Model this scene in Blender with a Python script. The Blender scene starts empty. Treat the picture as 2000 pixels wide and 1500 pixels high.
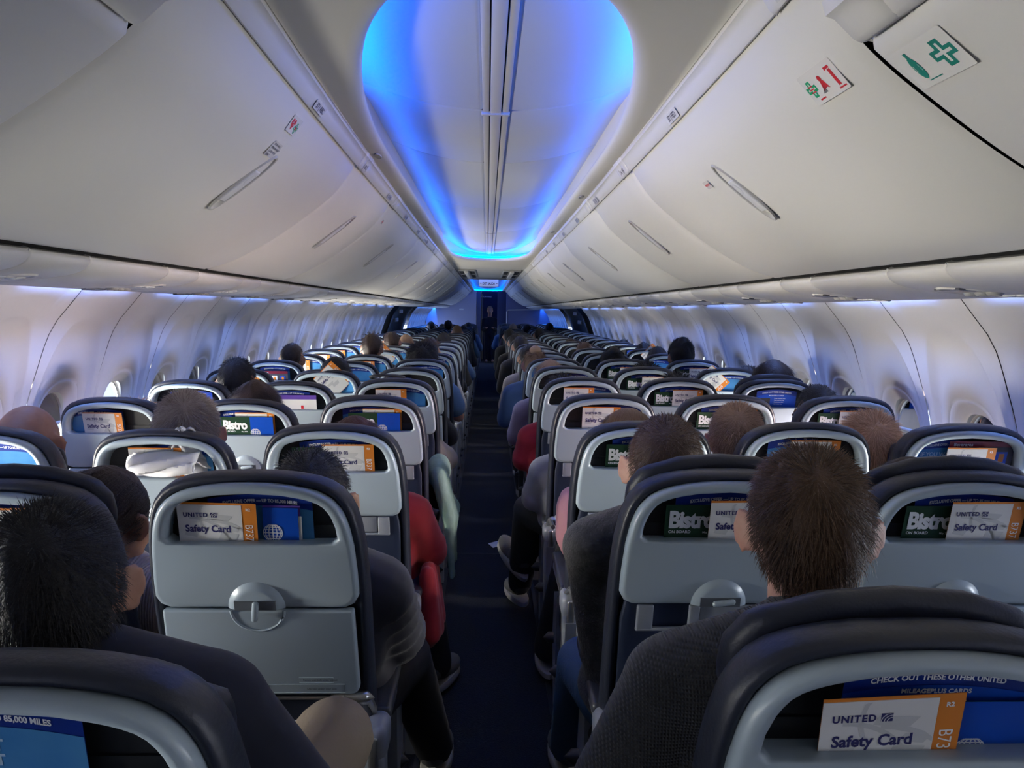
import bpy, bmesh, math, random
from mathutils import Vector, Matrix, Euler
random.seed(7)
SC = bpy.context.scene
COL = SC.collection
PI = math.pi
# ---------------------------------------------------------------- camera
F = 1500.0; VX, VY = 952.0, 607.0; ROLL = 0.0105
CAM = Vector((-0.02, 0.0, 1.47))
YV = Vector(((VX-1000)/F, (750-VY)/F, -1.0)).normalized()
_up = Vector((math.sin(ROLL), math.cos(ROLL), 0)); ZV = (_up-YV*_up.dot(YV)).normalized(); XV = YV.cross(ZV)
cd = bpy.data.cameras.new('camera'); cam = bpy.data.objects.new('camera', cd); COL.objects.link(cam)
R3 = Matrix((XV, YV, ZV))
M = R3.to_4x4(); M.translation = CAM; cam.matrix_world = M
cd.sensor_fit = 'HORIZONTAL'; cd.sensor_width = 36; cd.lens = F/2000*36; cd.clip_start = .02; cd.clip_end = 100
SC.camera = cam
def at(px, py, Y):
    r = Vector(((px-1000)/F, (750-py)/F, -1.0)); w = Vector((r.dot(XV), r.dot(YV), r.dot(ZV)))
    return CAM + w*(Y/w.y)
# ---------------------------------------------------------------- view, world
SC.view_settings.view_transform = 'Standard'; SC.view_settings.look = 'None'
SC.view_settings.gamma = 1; SC.view_settings.use_curve_mapping = False
SC.view_settings.exposure = 0.0
SC.cycles.use_denoising = True
SC.cycles.max_bounces = 8; SC.cycles.diffuse_bounces = 5; SC.cycles.glossy_bounces = 3; SC.cycles.transparent_max_bounces = 8
SC.cycles.sample_clamp_indirect = 4; SC.cycles.caustics_reflective = False; SC.cycles.caustics_refractive = False
w = bpy.data.worlds.new('world'); SC.world = w; w.use_nodes = True
w.node_tree.nodes['Background'].inputs[0].default_value = (.75, .85, 1, 1)
w.node_tree.nodes['Background'].inputs[1].default_value = 1.5
# daylight through each window opening: a sky-sized area light just outside every pane; left far-end ones are added bluish fill
PITCH = 1.016
WPOS = {-1: [2.404+PITCH*k+o for k in range(-4, 19) for o in (-.254, .254)], 1: [2.476+PITCH*k+o for k in range(-4, 19) for o in (-.254, .254)]}
WSHADE = lambda s, y: not ((s < 0 and 3.4 < y < 3.9) or y > 13)
def win_power(s, y):
    if y < 0.2: return (2 if s < 0 else .6, (1, .95, .88))
    if s < 0:
        if y < 1.6: return (7, (1, .95, .86))
        if y < 2.4: return (11, (1, .92, .80))
        if y < 3.3: return (13, (1, .90, .78))
        if y < 4.3: return (12, (1, .95, .84))
        if y < 5.4: return (5, (.9, .92, 1))
        if y < 10.5: return (12, (1, .93, .82))
        if y < 14: return (4, (.7, .8, 1))
        return (5, (.45, .6, 1))  # added bluish fill to brighten the far end, not real daylight
    if y < 1.6: return (1.2, (.9, .93, 1))
    if y < 2.7: return (6, (1, .93, .84))
    if y < 3.9: return (9, (1, .80, .74))
    if y < 4.9: return (10, (1, .93, .82))
    if y < 6.3: return (3, (.7, .8, 1))
    if y < 8.6: return (10, (1, .95, .86))
    return (2, (.6, .72, 1))
LIGHT_K = 2.6
for s in (-1, 1):
    for y in WPOS[s]:
        if 13.2 < y < 16 or y > 21.2: continue
        p, c = win_power(s, y)
        l = bpy.data.lights.new('window_daylight', 'AREA'); l.shape = 'RECTANGLE'; l.size = .24; l.size_y = .34
        l.energy = p*LIGHT_K*(1 if WSHADE(s, y) else .5); l.spread = math.radians(88 if s < 0 and y < 5.4 else (66 if s > 0 and y < 4 else 140)); l.color = c
        o = bpy.data.objects.new('window_daylight', l); COL.objects.link(o)
        o.location = (s*1.835, y, .97); o.rotation_euler = Euler((PI/2, 0, s*PI/2), 'XYZ')
# small downlights of the cabin ceiling, and blue wash lamps above the side walls
BLUE = (.18, .34, 1.0)
for s in (-1, 1):
    y0 = (2.404 if s < 0 else 2.476)-PITCH*4
    for k in range(24):
        ya = y0+PITCH*k
        if 13.3 < ya+.5 < 15.8 or ya > 21: continue
        l = bpy.data.lights.new('sidewall_wash', 'AREA'); l.shape = 'RECTANGLE'; l.size = .74; l.size_y = .02
        l.energy = (5.5 if ya < 13 else 13.0); l.spread = math.radians(130 if ya < 13 else 180); l.color = BLUE if ya < 13 else (.03, .2, 1)
        o = bpy.data.objects.new('sidewall_wash', l); COL.objects.link(o)
        o.location = (s*1.468, ya+PITCH/2, 1.600); o.rotation_euler = Euler((0, s*math.radians(-22), PI/2), 'XYZ') if 0 else Euler((0, 0, 0))
        d = Vector((s*.75, 0, -.66)).normalized(); q = d.to_track_quat('-Z', 'Y'); o.rotation_mode = 'QUATERNION'
        zc = -d; xc = Vector((0, 1, 0)); yc = zc.cross(xc); o.rotation_quaternion = Matrix((xc, yc, zc)).transposed().to_quaternion()
# ---------------------------------------------------------------- materials
MATS = {}
def mat(name, col, rough=.5, metal=0, bump=None, coat=0, emit=None, spec=.5, var=None, alpha=1, sheen=0):
    if name in MATS: return MATS[name]
    m = bpy.data.materials.new(name); m.use_nodes = True; nt = m.node_tree; b = nt.nodes['Principled BSDF']
    b.inputs['Base Color'].default_value = (*col, 1); b.inputs['Roughness'].default_value = rough
    b.inputs['Metallic'].default_value = metal; b.inputs['Specular IOR Level'].default_value = spec
    if coat: b.inputs['Coat Weight'].default_value = coat; b.inputs['Coat Roughness'].default_value = .15
    if sheen: b.inputs['Sheen Weight'].default_value = sheen
    if emit: b.inputs['Emission Color'].default_value = (*emit[0], 1); b.inputs['Emission Strength'].default_value = emit[1]
    tc = nt.nodes.new('ShaderNodeTexCoord')
    if bump:
        kind, sc, st = bump
        if kind == 'noise':
            t = nt.nodes.new('ShaderNodeTexNoise'); t.inputs['Scale'].default_value = sc; t.inputs['Detail'].default_value = 4; out = t.outputs[0]
        elif kind == 'wave':
            t = nt.nodes.new('ShaderNodeTexWave'); t.inputs['Scale'].default_value = sc; t.inputs['Distortion'].default_value = 1.5; out = t.outputs[1]
        elif kind == 'knit':
            t = nt.nodes.new('ShaderNodeTexWave'); t.inputs['Scale'].default_value = sc; t.bands_direction = 'X'; t.inputs['Distortion'].default_value = .6
            t2 = nt.nodes.new('ShaderNodeTexWave'); t2.inputs['Scale'].default_value = sc*.8; t2.bands_direction = 'Z'; t2.inputs['Distortion'].default_value = .6
            mm = nt.nodes.new('ShaderNodeMath'); mm.operation = 'MULTIPLY'; nt.links.new(t.outputs[1], mm.inputs[0]); nt.links.new(t2.outputs[1], mm.inputs[1])
            nt.links.new(tc.outputs['Object'], t2.inputs[0]); out = mm.outputs[0]
        else:
            t = nt.nodes.new('ShaderNodeTexVoronoi'); t.inputs['Scale'].default_value = sc; out = t.outputs[0]
        nt.links.new(tc.outputs['Object'], t.inputs[0])
        bp = nt.nodes.new('ShaderNodeBump'); bp.inputs['Strength'].default_value = st; bp.inputs['Distance'].default_value = .004
        nt.links.new(out, bp.inputs['Height']); nt.links.new(bp.outputs[0], b.inputs['Normal'])
    if var:
        kind, sc, c2 = var
        if kind == 'island':
            g = nt.nodes.new('ShaderNodeNewGeometry'); src = g.outputs['Random Per Island']
        else:
            t = nt.nodes.new('ShaderNodeTexNoise'); t.inputs['Scale'].default_value = sc; t.inputs['Detail'].default_value = 5
            nt.links.new(tc.outputs['Object'], t.inputs[0])
            r = nt.nodes.new('ShaderNodeMapRange'); r.inputs[1].default_value = .35; r.inputs[2].default_value = .65; nt.links.new(t.outputs[0], r.inputs[0]); src = r.outputs[0]
        mx = nt.nodes.new('ShaderNodeMix'); mx.data_type = 'RGBA'; mx.inputs[6].default_value = (*col, 1); mx.inputs[7].default_value = (*c2, 1)
        nt.links.new(src, mx.inputs[0]); nt.links.new(mx.outputs[2], b.inputs['Base Color'])
    MATS[name] = m; return m
BIN = mat('bin_plastic', (.68, .66, .61), .36, bump=('noise', 3, .06))
BIN2 = mat('rail_plastic', (.68, .66, .62), .33)
CEIL = mat('ceiling_plastic', (.60, .58, .53), .5)
PANEL = mat('ceiling_panel', (.62, .64, .66), .45)
WALL = mat('sidewall_plastic', (.62, .61, .63), .5, bump=('noise', 400, .03))
PSU = mat('service_panel_plastic', (.66, .64, .60), .3, bump=('noise', 250, .05))
BLACK = mat('black_gap', (.006, .006, .007), .7)
DARK = mat('dark_plastic', (.03, .03, .035), .45)
SHELL = mat('seat_shell_grey', (.33, .40, .46), .34, bump=('noise', 900, .05), coat=.12)
NAVY = mat('navy_leather', (.018, .022, .038), .42, bump=('noise', 160, .18), spec=.5)
NAVY2 = mat('navy_seat_back', (.008, .016, .045), .55)
POCKET = mat('pocket_liner', (.006, .007, .010), .55)
PAD = mat('armrest_pad', (.045, .048, .06), .4)
ALU = mat('aluminium', (.5, .5, .5), .28, metal=.9)
GREYP = mat('grey_plastic', (.22, .24, .28), .35)
CARPET = mat('carpet', (.004, .006, .014), .95, bump=('voronoi', 220, .5), var=('noise', 300, (.010, .013, .024)))
WHITE = mat('paper_white', (.72, .72, .72), .35)
PGREY = mat('paper_grey', (.56, .57, .58), .35)
ORANGE = mat('paper_orange', (.68, .22, .03), .4)
INK = mat('ink_navy', (.02, .02, .12), .5)
BBLUE = mat('paper_blue', (.005, .07, .48), .3)
DBLUE = mat('paper_dark_blue', (.01, .035, .26), .3)
CYAN = mat('paper_cyan', (.10, .33, .60), .3, var=('noise', 6, (.04, .20, .52)))
GREEN = mat('paper_dark_green', (.012, .045, .022), .35)
MAROON = mat('paper_maroon', (.16, .01, .03), .35)
PURPLE = mat('paper_purple', (.12, .06, .35), .35)
TXTW = mat('ink_white', (.85, .87, .9), .4)
RED = mat('sticker_red', (.55, .02, .03), .4)
SGREEN = mat('sticker_green', (.0, .32, .12), .4)
TEAL = mat('sticker_teal', (.01, .2, .15), .4)
STICK = mat('sticker_clear', (.69, .67, .63), .22)
# ---------------------------------------------------------------- mesh builder
class MB:
    def __init__(s): s.v = []; s.f = []; s.m = []
    def add(s, vs, fs, mi=0):
        n = len(s.v); s.v += [tuple(v) for v in vs]; s.f += [tuple(i+n for i in f) for f in fs]; s.m += [mi]*len(fs)
    def grid(s, rows, mi=0, cu=False, cv=False):
        R = len(rows); C = len(rows[0]); vs = [p for r in rows for p in r]; fs = []
        for i in range(R if cu else R-1):
            for j in range(C if cv else C-1):
                a = i*C+j; b = i*C+(j+1) % C; c = ((i+1) % R)*C+(j+1) % C; d = ((i+1) % R)*C+j
                fs.append((a, b, c, d))
        s.add(vs, fs, mi)
    def box(s, c, sz, mi=0, M=None):
        x, y, z = (q/2 for q in sz)
        vs = [Vector((a*x, b*y, d*z)) for a in (-1, 1) for b in (-1, 1) for d in (-1, 1)]
        if M: vs = [M @ v for v in vs]
        s.add([v+Vector(c) for v in vs], [(0, 1, 3, 2), (4, 6, 7, 5), (0, 4, 5, 1), (2, 3, 7, 6), (0, 2, 6, 4), (1, 5, 7, 3)], mi)
    def rbox(s, c, sz, r=.01, mi=0, M=None, k=3):
        # rounded box as superellipsoid-like lathe: sweep of rounded rectangles
        x, y, z = (q/2 for q in sz); r = min(r, x*.99, y*.99, z*.99); rows = []
        prof = [(r-r*math.cos(a), r-r*math.sin(a)) for a in [PI/2*i/k for i in range(k+1)]]
        lv = [(-z+q[0]*0+(r-r*math.cos(PI/2*i/k)), r-r*math.sin(PI/2*i/k)) for i, q in enumerate(prof)]
        lv = lv+[(-a, b) for a, b in reversed(lv)]
        for zz, ins in lv:
            row = []
            rr = max(r-ins, 1e-4)
            for qx, qy, a0 in ((1, 1, 0), (-1, 1, PI/2), (-1, -1, PI), (1, -1, 3*PI/2)):
                for i in range(k+1):
                    a = a0+PI/2*i/k
                    row.append(Vector((qx*(x-r)+rr*math.cos(a), qy*(y-r)+rr*math.sin(a), zz)))
            rows.append(row)
        if M: rows = [[M @ v for v in rw] for rw in rows]
        rows = [[v+Vector(c) for v in rw] for rw in rows]
        n = len(rows[0]); s.grid(rows, mi, cv=True)
        s.add(rows[0], [tuple(reversed(range(n)))], mi); s.add(rows[-1], [tuple(range(n))], mi)
    def ell(s, c, r, mi=0, M=None, n=12, m=16):
        rows = []
        for i in range(1, n):
            t = PI*i/n
            rows.append([Vector((r[0]*math.sin(t)*math.cos(2*PI*j/m), r[1]*math.sin(t)*math.sin(2*PI*j/m), -r[2]*math.cos(t))) for j in range(m)])
        top, bot = Vector((0, 0, r[2])), Vector((0, 0, -r[2])); c = Vector(c)
        if M: rows = [[M @ v for v in rw] for rw in rows]; top = M @ top; bot = M @ bot
        vs = [v+c for rw in rows for v in rw]+[bot+c, top+c]; R = n-1; fs = []
        for i in range(R-1):
            for j in range(m): fs.append((i*m+j, i*m+(j+1) % m, (i+1)*m+(j+1) % m, (i+1)*m+j))
        for j in range(m): fs.append((R*m, (j+1) % m, j)); fs.append((R*m+1, (R-1)*m+j, (R-1)*m+(j+1) % m))
        s.add(vs, fs, mi)
    def cap(s, a, b, ra, rb, mi=0, m=12, n=4, sq=None):
        a = Vector(a); b = Vector(b); d = b-a; L = d.length or 1e-6; d = d/L
        u = d.orthogonal().normalized(); v = d.cross(u); rows = []
        prof = [(-ra*math.sin(PI/2*(1-i/n)), ra*math.cos(PI/2*(1-i/n))) for i in range(n+1)]+[(L+rb*math.sin(PI/2*i/n), rb*math.cos(PI/2*i/n)) for i in range(n+1)]
        for t, r in prof: rows.append([a+d*t+(u*math.cos(2*PI*j/m)+v*math.sin(2*PI*j/m))*max(r, 1e-5) for j in range(m)])
        s.grid(rows, mi, cv=True)
        k = len(rows[0]); s.add(rows[0], [tuple(reversed(range(k)))], mi); s.add(rows[-1], [tuple(range(k))], mi)
    def tube(s, pts, r, mi=0, m=8, closed=False):
        pts = [Vector(p) for p in pts]; rows = []; n = len(pts)
        for i, p in enumerate(pts):
            d = (pts[(i+1) % n]-pts[i-1]) if closed else (pts[min(i+1, n-1)]-pts[max(i-1, 0)])
            d.normalize(); up = Vector((0, 0, 1)) if abs(d.z) < .9 else Vector((1, 0, 0))
            u = d.cross(up).normalized(); v = u.cross(d); rr = r[i] if isinstance(r, (list, tuple)) else r
            rows.append([p+(u*math.cos(2*PI*j/m)+v*math.sin(2*PI*j/m))*rr for j in range(m)])
        s.grid(rows, mi, cu=closed, cv=True)
        if not closed: k = m; s.add(rows[0], [tuple(reversed(range(k)))], mi); s.add(rows[-1], [tuple(range(k))], mi)
    def loop_fill(s, pts, mi=0): s.add(pts, [tuple(range(len(pts)))], mi)
    def mesh(s, name, mats, smooth=True, angle=40):
        me = bpy.data.meshes.new(name); me.from_pydata(s.v, [], s.f)
        for m_ in (mats if isinstance(mats, (list, tuple)) else [mats]): me.materials.append(m_)
        me.polygons.foreach_set('material_index', s.m)
        if smooth:
            me.polygons.foreach_set('use_smooth', [True]*len(s.f))
            bm = bmesh.new(); bm.from_mesh(me); bmesh.ops.remove_doubles(bm, verts=bm.verts, dist=1e-6); bmesh.ops.recalc_face_normals(bm, faces=bm.faces)
            ca = math.radians(angle)
            for e in bm.edges:
                if len(e.link_faces) == 2 and e.calc_face_angle(0) > ca: e.smooth = False
            bm.to_mesh(me); bm.free()
        me.update(); return me
    def obj(s, name, mats, parent=None, loc=(0, 0, 0), smooth=True, angle=40):
        return link(name, s.mesh(name, mats, smooth, angle), parent, loc)
def link(name, me, parent=None, loc=(0, 0, 0)):
    o = bpy.data.objects.new(name, me); COL.objects.link(o); o.location = loc
    if parent: o.parent = parent
    return o
def tag(o, label, cat, group=None, kind=None):
    o['label'] = label; o['category'] = cat
    if group: o['group'] = group
    if kind: o['kind'] = kind
    return o
def struct(o): o['kind'] = 'structure'; return o
def empty(name, loc): o = bpy.data.objects.new(name, None); COL.objects.link(o); o.location = loc; o.empty_display_size = .05; return o
TX = {}
def text(mb, s, size, x, z, mi, y=-.0004, bold=.02, rot=0, just='LEFT', space=1, warp=None, sx=1):
    key = (s, bold, space)
    if key not in TX:
        c = bpy.data.curves.new('t', 'FONT'); c.body = s; c.size = 1; c.offset = bold; c.space_character = space; c.resolution_u = 3
        o = bpy.data.objects.new('t', c); COL.objects.link(o); bpy.context.view_layer.update()
        me = o.to_mesh(); TX[key] = ([v.co.copy() for v in me.vertices], [tuple(p.vertices) for p in me.polygons]); o.to_mesh_clear()
        bpy.data.objects.remove(o); bpy.data.curves.remove(c)
    vs, fs = TX[key]; wd = max((v.x for v in vs), default=0); off = {'LEFT': 0, 'CENTER': -wd/2, 'RIGHT': -wd}[just]
    out = []
    for v in vs:
        a, b = (v.x+off)*size*sx, v.y*size
        if rot: a, b = a*math.cos(rot)-b*math.sin(rot), a*math.sin(rot)+b*math.cos(rot)
        zz = z+b+(warp(x+a) if warp else 0)
        out.append((x+a, y, zz))
    mb.add(out, fs, mi)
def crspline(P, n=6):
    out = []
    for i in range(len(P)-1):
        p0 = P[max(i-1, 0)]; p1 = P[i]; p2 = P[i+1]; p3 = P[min(i+2, len(P)-1)]
        for k in range(n):
            t = k/n
            out.append(tuple(.5*((2*b)+(-a+c)*t+(2*a-5*b+4*c-d)*t*t+(-a+3*b-3*c+d)*t**3) for a, b, c, d in zip(p0, p1, p2, p3)))
    out.append(tuple(P[-1])); return out
def remesh(mb, voxel, it=4, fac=.5):
    me = bpy.data.meshes.new('tmp'); me.from_pydata(mb.v, [], mb.f); o = bpy.data.objects.new('tmp', me); COL.objects.link(o)
    r = o.modifiers.new('r', 'REMESH'); r.mode = 'VOXEL'; r.voxel_size = voxel; r.use_smooth_shade = True
    s = o.modifiers.new('s', 'SMOOTH'); s.factor = fac; s.iterations = it
    bpy.context.view_layer.update(); dg = bpy.context.evaluated_depsgraph_get()
    out = bpy.data.meshes.new_from_object(o.evaluated_get(dg)); bpy.data.objects.remove(o); bpy.data.meshes.remove(me)
    out.polygons.foreach_set('use_smooth', [True]*len(out.polygons)); return out
# ---------------------------------------------------------------- people
def rotz(a): return Matrix.Rotation(a, 3, 'Z')
HL = [(0, -.082), (.6, -.078), (.95, -.062), (1.2, -.01), (1.4, .03), (1.85, .032), (1.97, -.02), (2.2, .03), (2.6, .06), (3.2, .06)]
def hairline(a, k=0):
    a = abs(a)
    for (a0, z0), (a1, z1) in zip(HL, HL[1:]):
        if a <= a1: z = z0+(z1-z0)*(a-a0)/(a1-a0); break
    else: z = HL[-1][1]
    return z+k
CR = (.077, .097, .103)
def scalp(a, th, off=0):
    x = math.sin(a)*math.sin(th); y = -math.cos(a)*math.sin(th); z = math.cos(th)
    p = Vector((x*CR[0], y*CR[1], z*CR[2]))
    if z < -.2 and y < 0:     # nape: the skull runs into the neck
        rr = math.hypot(p.x/.057, (p.y+.004)/.064)
        if rr < 1: p.x /= max(rr, .2); p.y = (p.y+.004)/max(rr, .2)-.004
    n = Vector((x/CR[0], y/CR[1], z/CR[2])).normalized()
    return p+n*off, n
class Person:
    """joint positions in the person's own frame: x across, y forward, z up from the cabin floor"""
    def __init__(s, top, yaw=0, roll=0, pitch=0, hs=1.0, lean=0, fwd=0, w=1.0, arms=None, legs=None, puff=0, sleeve='long', neck=1.0, shz=0):
        s.top = top; s.hs = hs; s.w = w; s.puff = puff; s.sleeve = sleeve; s.neck = neck
        s.hc = Vector((lean, .27+fwd, top-.115*hs)); s.R = (Matrix.Rotation(yaw, 3, 'Z') @ Matrix.Rotation(pitch, 3, 'X') @ Matrix.Rotation(roll, 3, 'Y'))
        sh = top-.115*hs-.195+shz; s.sh = sh; s.lean = lean; s.fwd = fwd
        s.S = {-1: Vector((-.165*w+lean*.6, .285+fwd*.5, sh-.015)), 1: Vector((.165*w+lean*.6, .285+fwd*.5, sh-.015))}
        s.E = {-1: Vector((-.25*w, .32, .68)), 1: Vector((.25*w, .32, .68))}; s.H = {-1: Vector((-.10, .56, .67)), 1: Vector((.10, .56, .67))}
        if arms:
            for k, (e, h) in arms.items(): s.E[k] = Vector(e); s.H[k] = Vector(h)
        s.K = {-1: Vector((-.12, .68, .56)), 1: Vector((.12, .68, .56))}; s.A = {-1: Vector((-.12, .70, .12)), 1: Vector((.12, .70, .12))}
        s.FD = {-1: 0.0, 1: 0.0}
        if legs:
            for k, v in legs.items(): s.K[k] = Vector(v[0]); s.A[k] = Vector(v[1]); s.FD[k] = v[2] if len(v) > 2 else 0
    def hp(s, p): return s.hc+s.R @ (Vector(p)*s.hs)
    def torso(s, mb, g=0):
        l, f = s.lean, s.fwd; w = s.w; sh = s.sh
        mb.cap(s.S[-1]+Vector((.02, 0, 0)), s.S[1]-Vector((.02, 0, 0)), .062+g, .062+g)
        for k in (-1, 1): mb.cap(Vector((k*.045+l*.7, .265+f*.7, sh+.045)), s.S[k], .042+g, .055+g)
        mb.ell((l*.5, .29+f*.4, sh-.13), (.165*w+g, .105+g, .17))
        mb.ell((l*.25, .31, .74), (.155*w+g, .115+g, .2)); mb.ell((0, .345, .58), (.175*w+g, .13+g, .13))
    def body(s, vox=.011):
        mb = MB(); R = s.R; hs = s.hs
        def e(c, r, M_=None, **k): mb.ell(s.hp(c), tuple(q*hs for q in r), M=(R @ M_) if M_ else R, **k)
        e((0, 0, 0), CR, n=16, m=24); e((0, .045, -.045), (.062, .052, .085)); e((0, .06, -.088), (.04, .042, .032))
        e((0, .104, -.035), (.011, .017, .026)); e((0, .094, -.078), (.024, .012, .009)); e((0, .088, .018), (.048, .014, .012))
        for k in (-1, 1):
            e((k*.03, .088, -.004), (.013, .010, .009)); e((k*.045, .06, -.045), (.025, .03, .03))
            T = Matrix.Rotation(-k*.75, 3, 'Z') @ Matrix.Rotation(k*.12, 3, 'Y')
            e((k*.088, -.002, -.012), (.0075, .018, .031), T)
            rim = [s.hp(Vector((k*.088, -.002, -.012))+T @ Vector((k*.004, .018*math.cos(a), .031*math.sin(a)))) for a in [2*PI*i/14 for i in range(14)]]
            mb.tube(rim, .0058*hs, m=6, closed=True)
        mb.cap(Vector((s.lean*.8, .255+s.fwd*.8, s.sh-.02)), s.hp((0, -.012, -.075)), .06*s.neck, .055*s.neck*hs)
        s.torso(mb)
        for k in (-1, 1):
            mb.cap(s.S[k], s.E[k], .050, .042); mb.cap(s.E[k], s.H[k], .042, .028)
            mb.cap((k*.09, .36, .55), s.K[k], .082, .06); mb.cap(s.K[k], s.A[k], .056, .042); mb.cap(s.A[k], s.A[k]+Vector((0, .12, -.06)), .04, .03)
            # hand: palm, four fingers of unequal length with a bend, thumb from the side of the palm
            d = (s.H[k]-s.E[k]).normalized(); side = Vector((-k, 0, 0)); side = (side-d*side.dot(d)).normalized(); dn = side.cross(d)*k
            if dn.z > 0: dn = -dn
            pc = s.H[k]+d*.045; mb.cap(s.H[k], s.H[k]+d*.075, .027, .03)
            for i, (o_, L) in enumerate(((.027, .066), (.009, .074), (-.009, .070), (-.026, .056))):
                b0 = s.H[k]+d*.085+side*o_; b1 = b0+(d*.85+dn*.3)*L*.55; b2 = b1+(d*.35+dn*.9)*L*.45
                mb.cap(b0-d*.03, b1, .0095, .0085, m=8, n=2); mb.cap(b1, b2, .0085, .0075, m=8, n=2)
            t0 = s.H[k]+d*.02+side*.024; t1 = t0+(side*.8+d*.6).normalized()*.045; mb.cap(t0, t1, .012, .0105, m=8, n=2); mb.cap(t1, t1+(d*.9+dn*.3)*.03, .0105, .009, m=8, n=2)
        return remesh(mb, vox, 2, .4)
    def shirt(s, vox=.012, thick=.014):
        mb = MB(); g = thick; p = s.puff; s.torso(mb, g+p)
        l, f = s.lean, s.fwd
        mb.cap(Vector((l*.8, .255+f*.8, s.sh-.02)), Vector((l*.85, .252+f*.85, s.sh+.062)), .072+g, .063+g*.5)
        for k in (-1, 1):
            if s.sleeve == 'short':
                m_ = s.S[k].lerp(s.E[k], .62); mb.cap(s.S[k], m_, .058+g, .062+g, n=2)
            else:
                if p:
                    for a, b, r in ((s.S[k], s.E[k], .06), (s.E[k], s.H[k], .052)):
                        for i in range(5):
                            q = a.lerp(b, (i+.5)/5); d = (b-a); mb.ell(q, (r+p+.012, r+p+.012, d.length/8), M=d.to_track_quat('Z', 'Y').to_matrix())
                        mb.cap(a, b, r+p*.7, r+p*.6)
                else:
                    mb.cap(s.S[k], s.E[k], .052+g, .047+g)
                    mb.cap(s.E[k], s.E[k].lerp(s.H[k], .93), .048+g, .034+g*.6)
                    q = s.E[k].lerp(s.S[k], .12); d = (s.S[k]-s.E[k]).orthogonal().normalized()
                    mb.tube([q+(d*math.cos(t)+(s.S[k]-s.E[k]).normalized().cross(d)*math.sin(t))*(.046+g) for t in [i*PI/5 for i in range(10)]], .009, m=6, closed=True)
        return remesh(mb, vox, 2)
    def trousers(s, vox=.014, g=.012):
        mb = MB(); mb.ell((0, .345, .57), (.18*s.w, .135, .12))
        for k in (-1, 1):
            mb.cap((k*.09, .36, .55), s.K[k], .086+g, .064+g); mb.cap(s.K[k], s.A[k], .062+g, .05+g)
        return remesh(mb, vox, 2)
    def shoes(s):
        out = []
        for k in (-1, 1):
            mb = MB(); T = rotz(s.FD[k]); a = s.A[k]; pit = .0 if a.z < .16 else .5; T = T @ Matrix.Rotation(pit, 3, 'X')
            f = lambda q: a+T @ Vector(q)
            mb.cap(f((0, -.02, -.01)), f((0, .05, -.045)), .045, .04); mb.ell(f((0, .11, -.058)), (.046, .085, .038), M=T)
            for i in range(4): mb.box(f((0, .055+.018*i, -.018-.007*i)), (.05, .005, .004), 2, M=T)
            rows = []
            for zz in (-.1, -.094, -.075, -.07):
                kx = .97 if zz in (-.1, -.07) else 1.04
                rows.append([f((.047*kx*math.cos(t)*(1+.1*math.sin(t)), .055+.137*kx*math.sin(t), zz)) for t in [2*PI*i/20 for i in range(20)]])
            mb.grid(rows, 1, cv=True); mb.loop_fill(rows[0], 1); mb.loop_fill(rows[-1], 1)
            out.append(mb)
        return out
    def hair(s, style, n=0, wd=.0012, seed=1, vol=.012):
        rnd = random.Random(seed); mb = MB(); kz = 0; long_ = style in ('long', 'bob', 'tied', 'bun')
        NA, NT = 40, 14; rows = []
        buzz = style == 'fade'
        for j in range(NT+1):
            row = []
            for i in range(NA):
                a = -PI+2*PI*i/NA; z0 = hairline(a, -.01 if long_ else 0); z0 = max(-.1, z0); tl = math.acos(max(-1, min(1, z0/CR[2])))
                th = tl*(1-j/NT); q = min(1, j/(7 if buzz else 3.0)); off = -.004+(vol*.72+.004)*q*q*(3-2*q)+rnd.uniform(-.0012, .0012)*q*(0 if j > NT-3 else 1)
                if style == 'messy': off += .005*math.sin(a*5+j)*math.sin(j*1.7)
                if not buzz: off += .004*math.sin(a*9+j*.6)*q*(.4 if long_ else .6)
                if th < .5: off = off*(th/.5)+(-.004+(vol*.72+.004)+.003)*(1-th/.5)
                p, nn = scalp(a, max(th, .0001), off); row.append(s.hp(p))
            rows.append(row)
        mb.grid(rows, 0, cv=True)
        if style == 'long':
            for k in (-1, 0, 1): mb.cap(s.hp((k*.035, -.035, -.02)), s.hp((k*.06, -.075, -.2)), .068*s.hs, .038*s.hs, m=14)
        if style == 'bob':
            for k in (-1, 0, 1): mb.cap(s.hp((k*.03, -.03, 0)), s.hp((k*.045, -.045, -.09)), .068*s.hs, .055*s.hs, m=14)
        if style == 'tied': mb.cap(s.hp((0, -.085, -.01)), s.hp((0, -.11, -.13)), .03, .018, m=12)
        if style == 'bun': mb.ell(s.hp((0, -.055, .105)), (.042, .042, .04))
        crown = Vector((0, -.06, .085))
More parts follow.
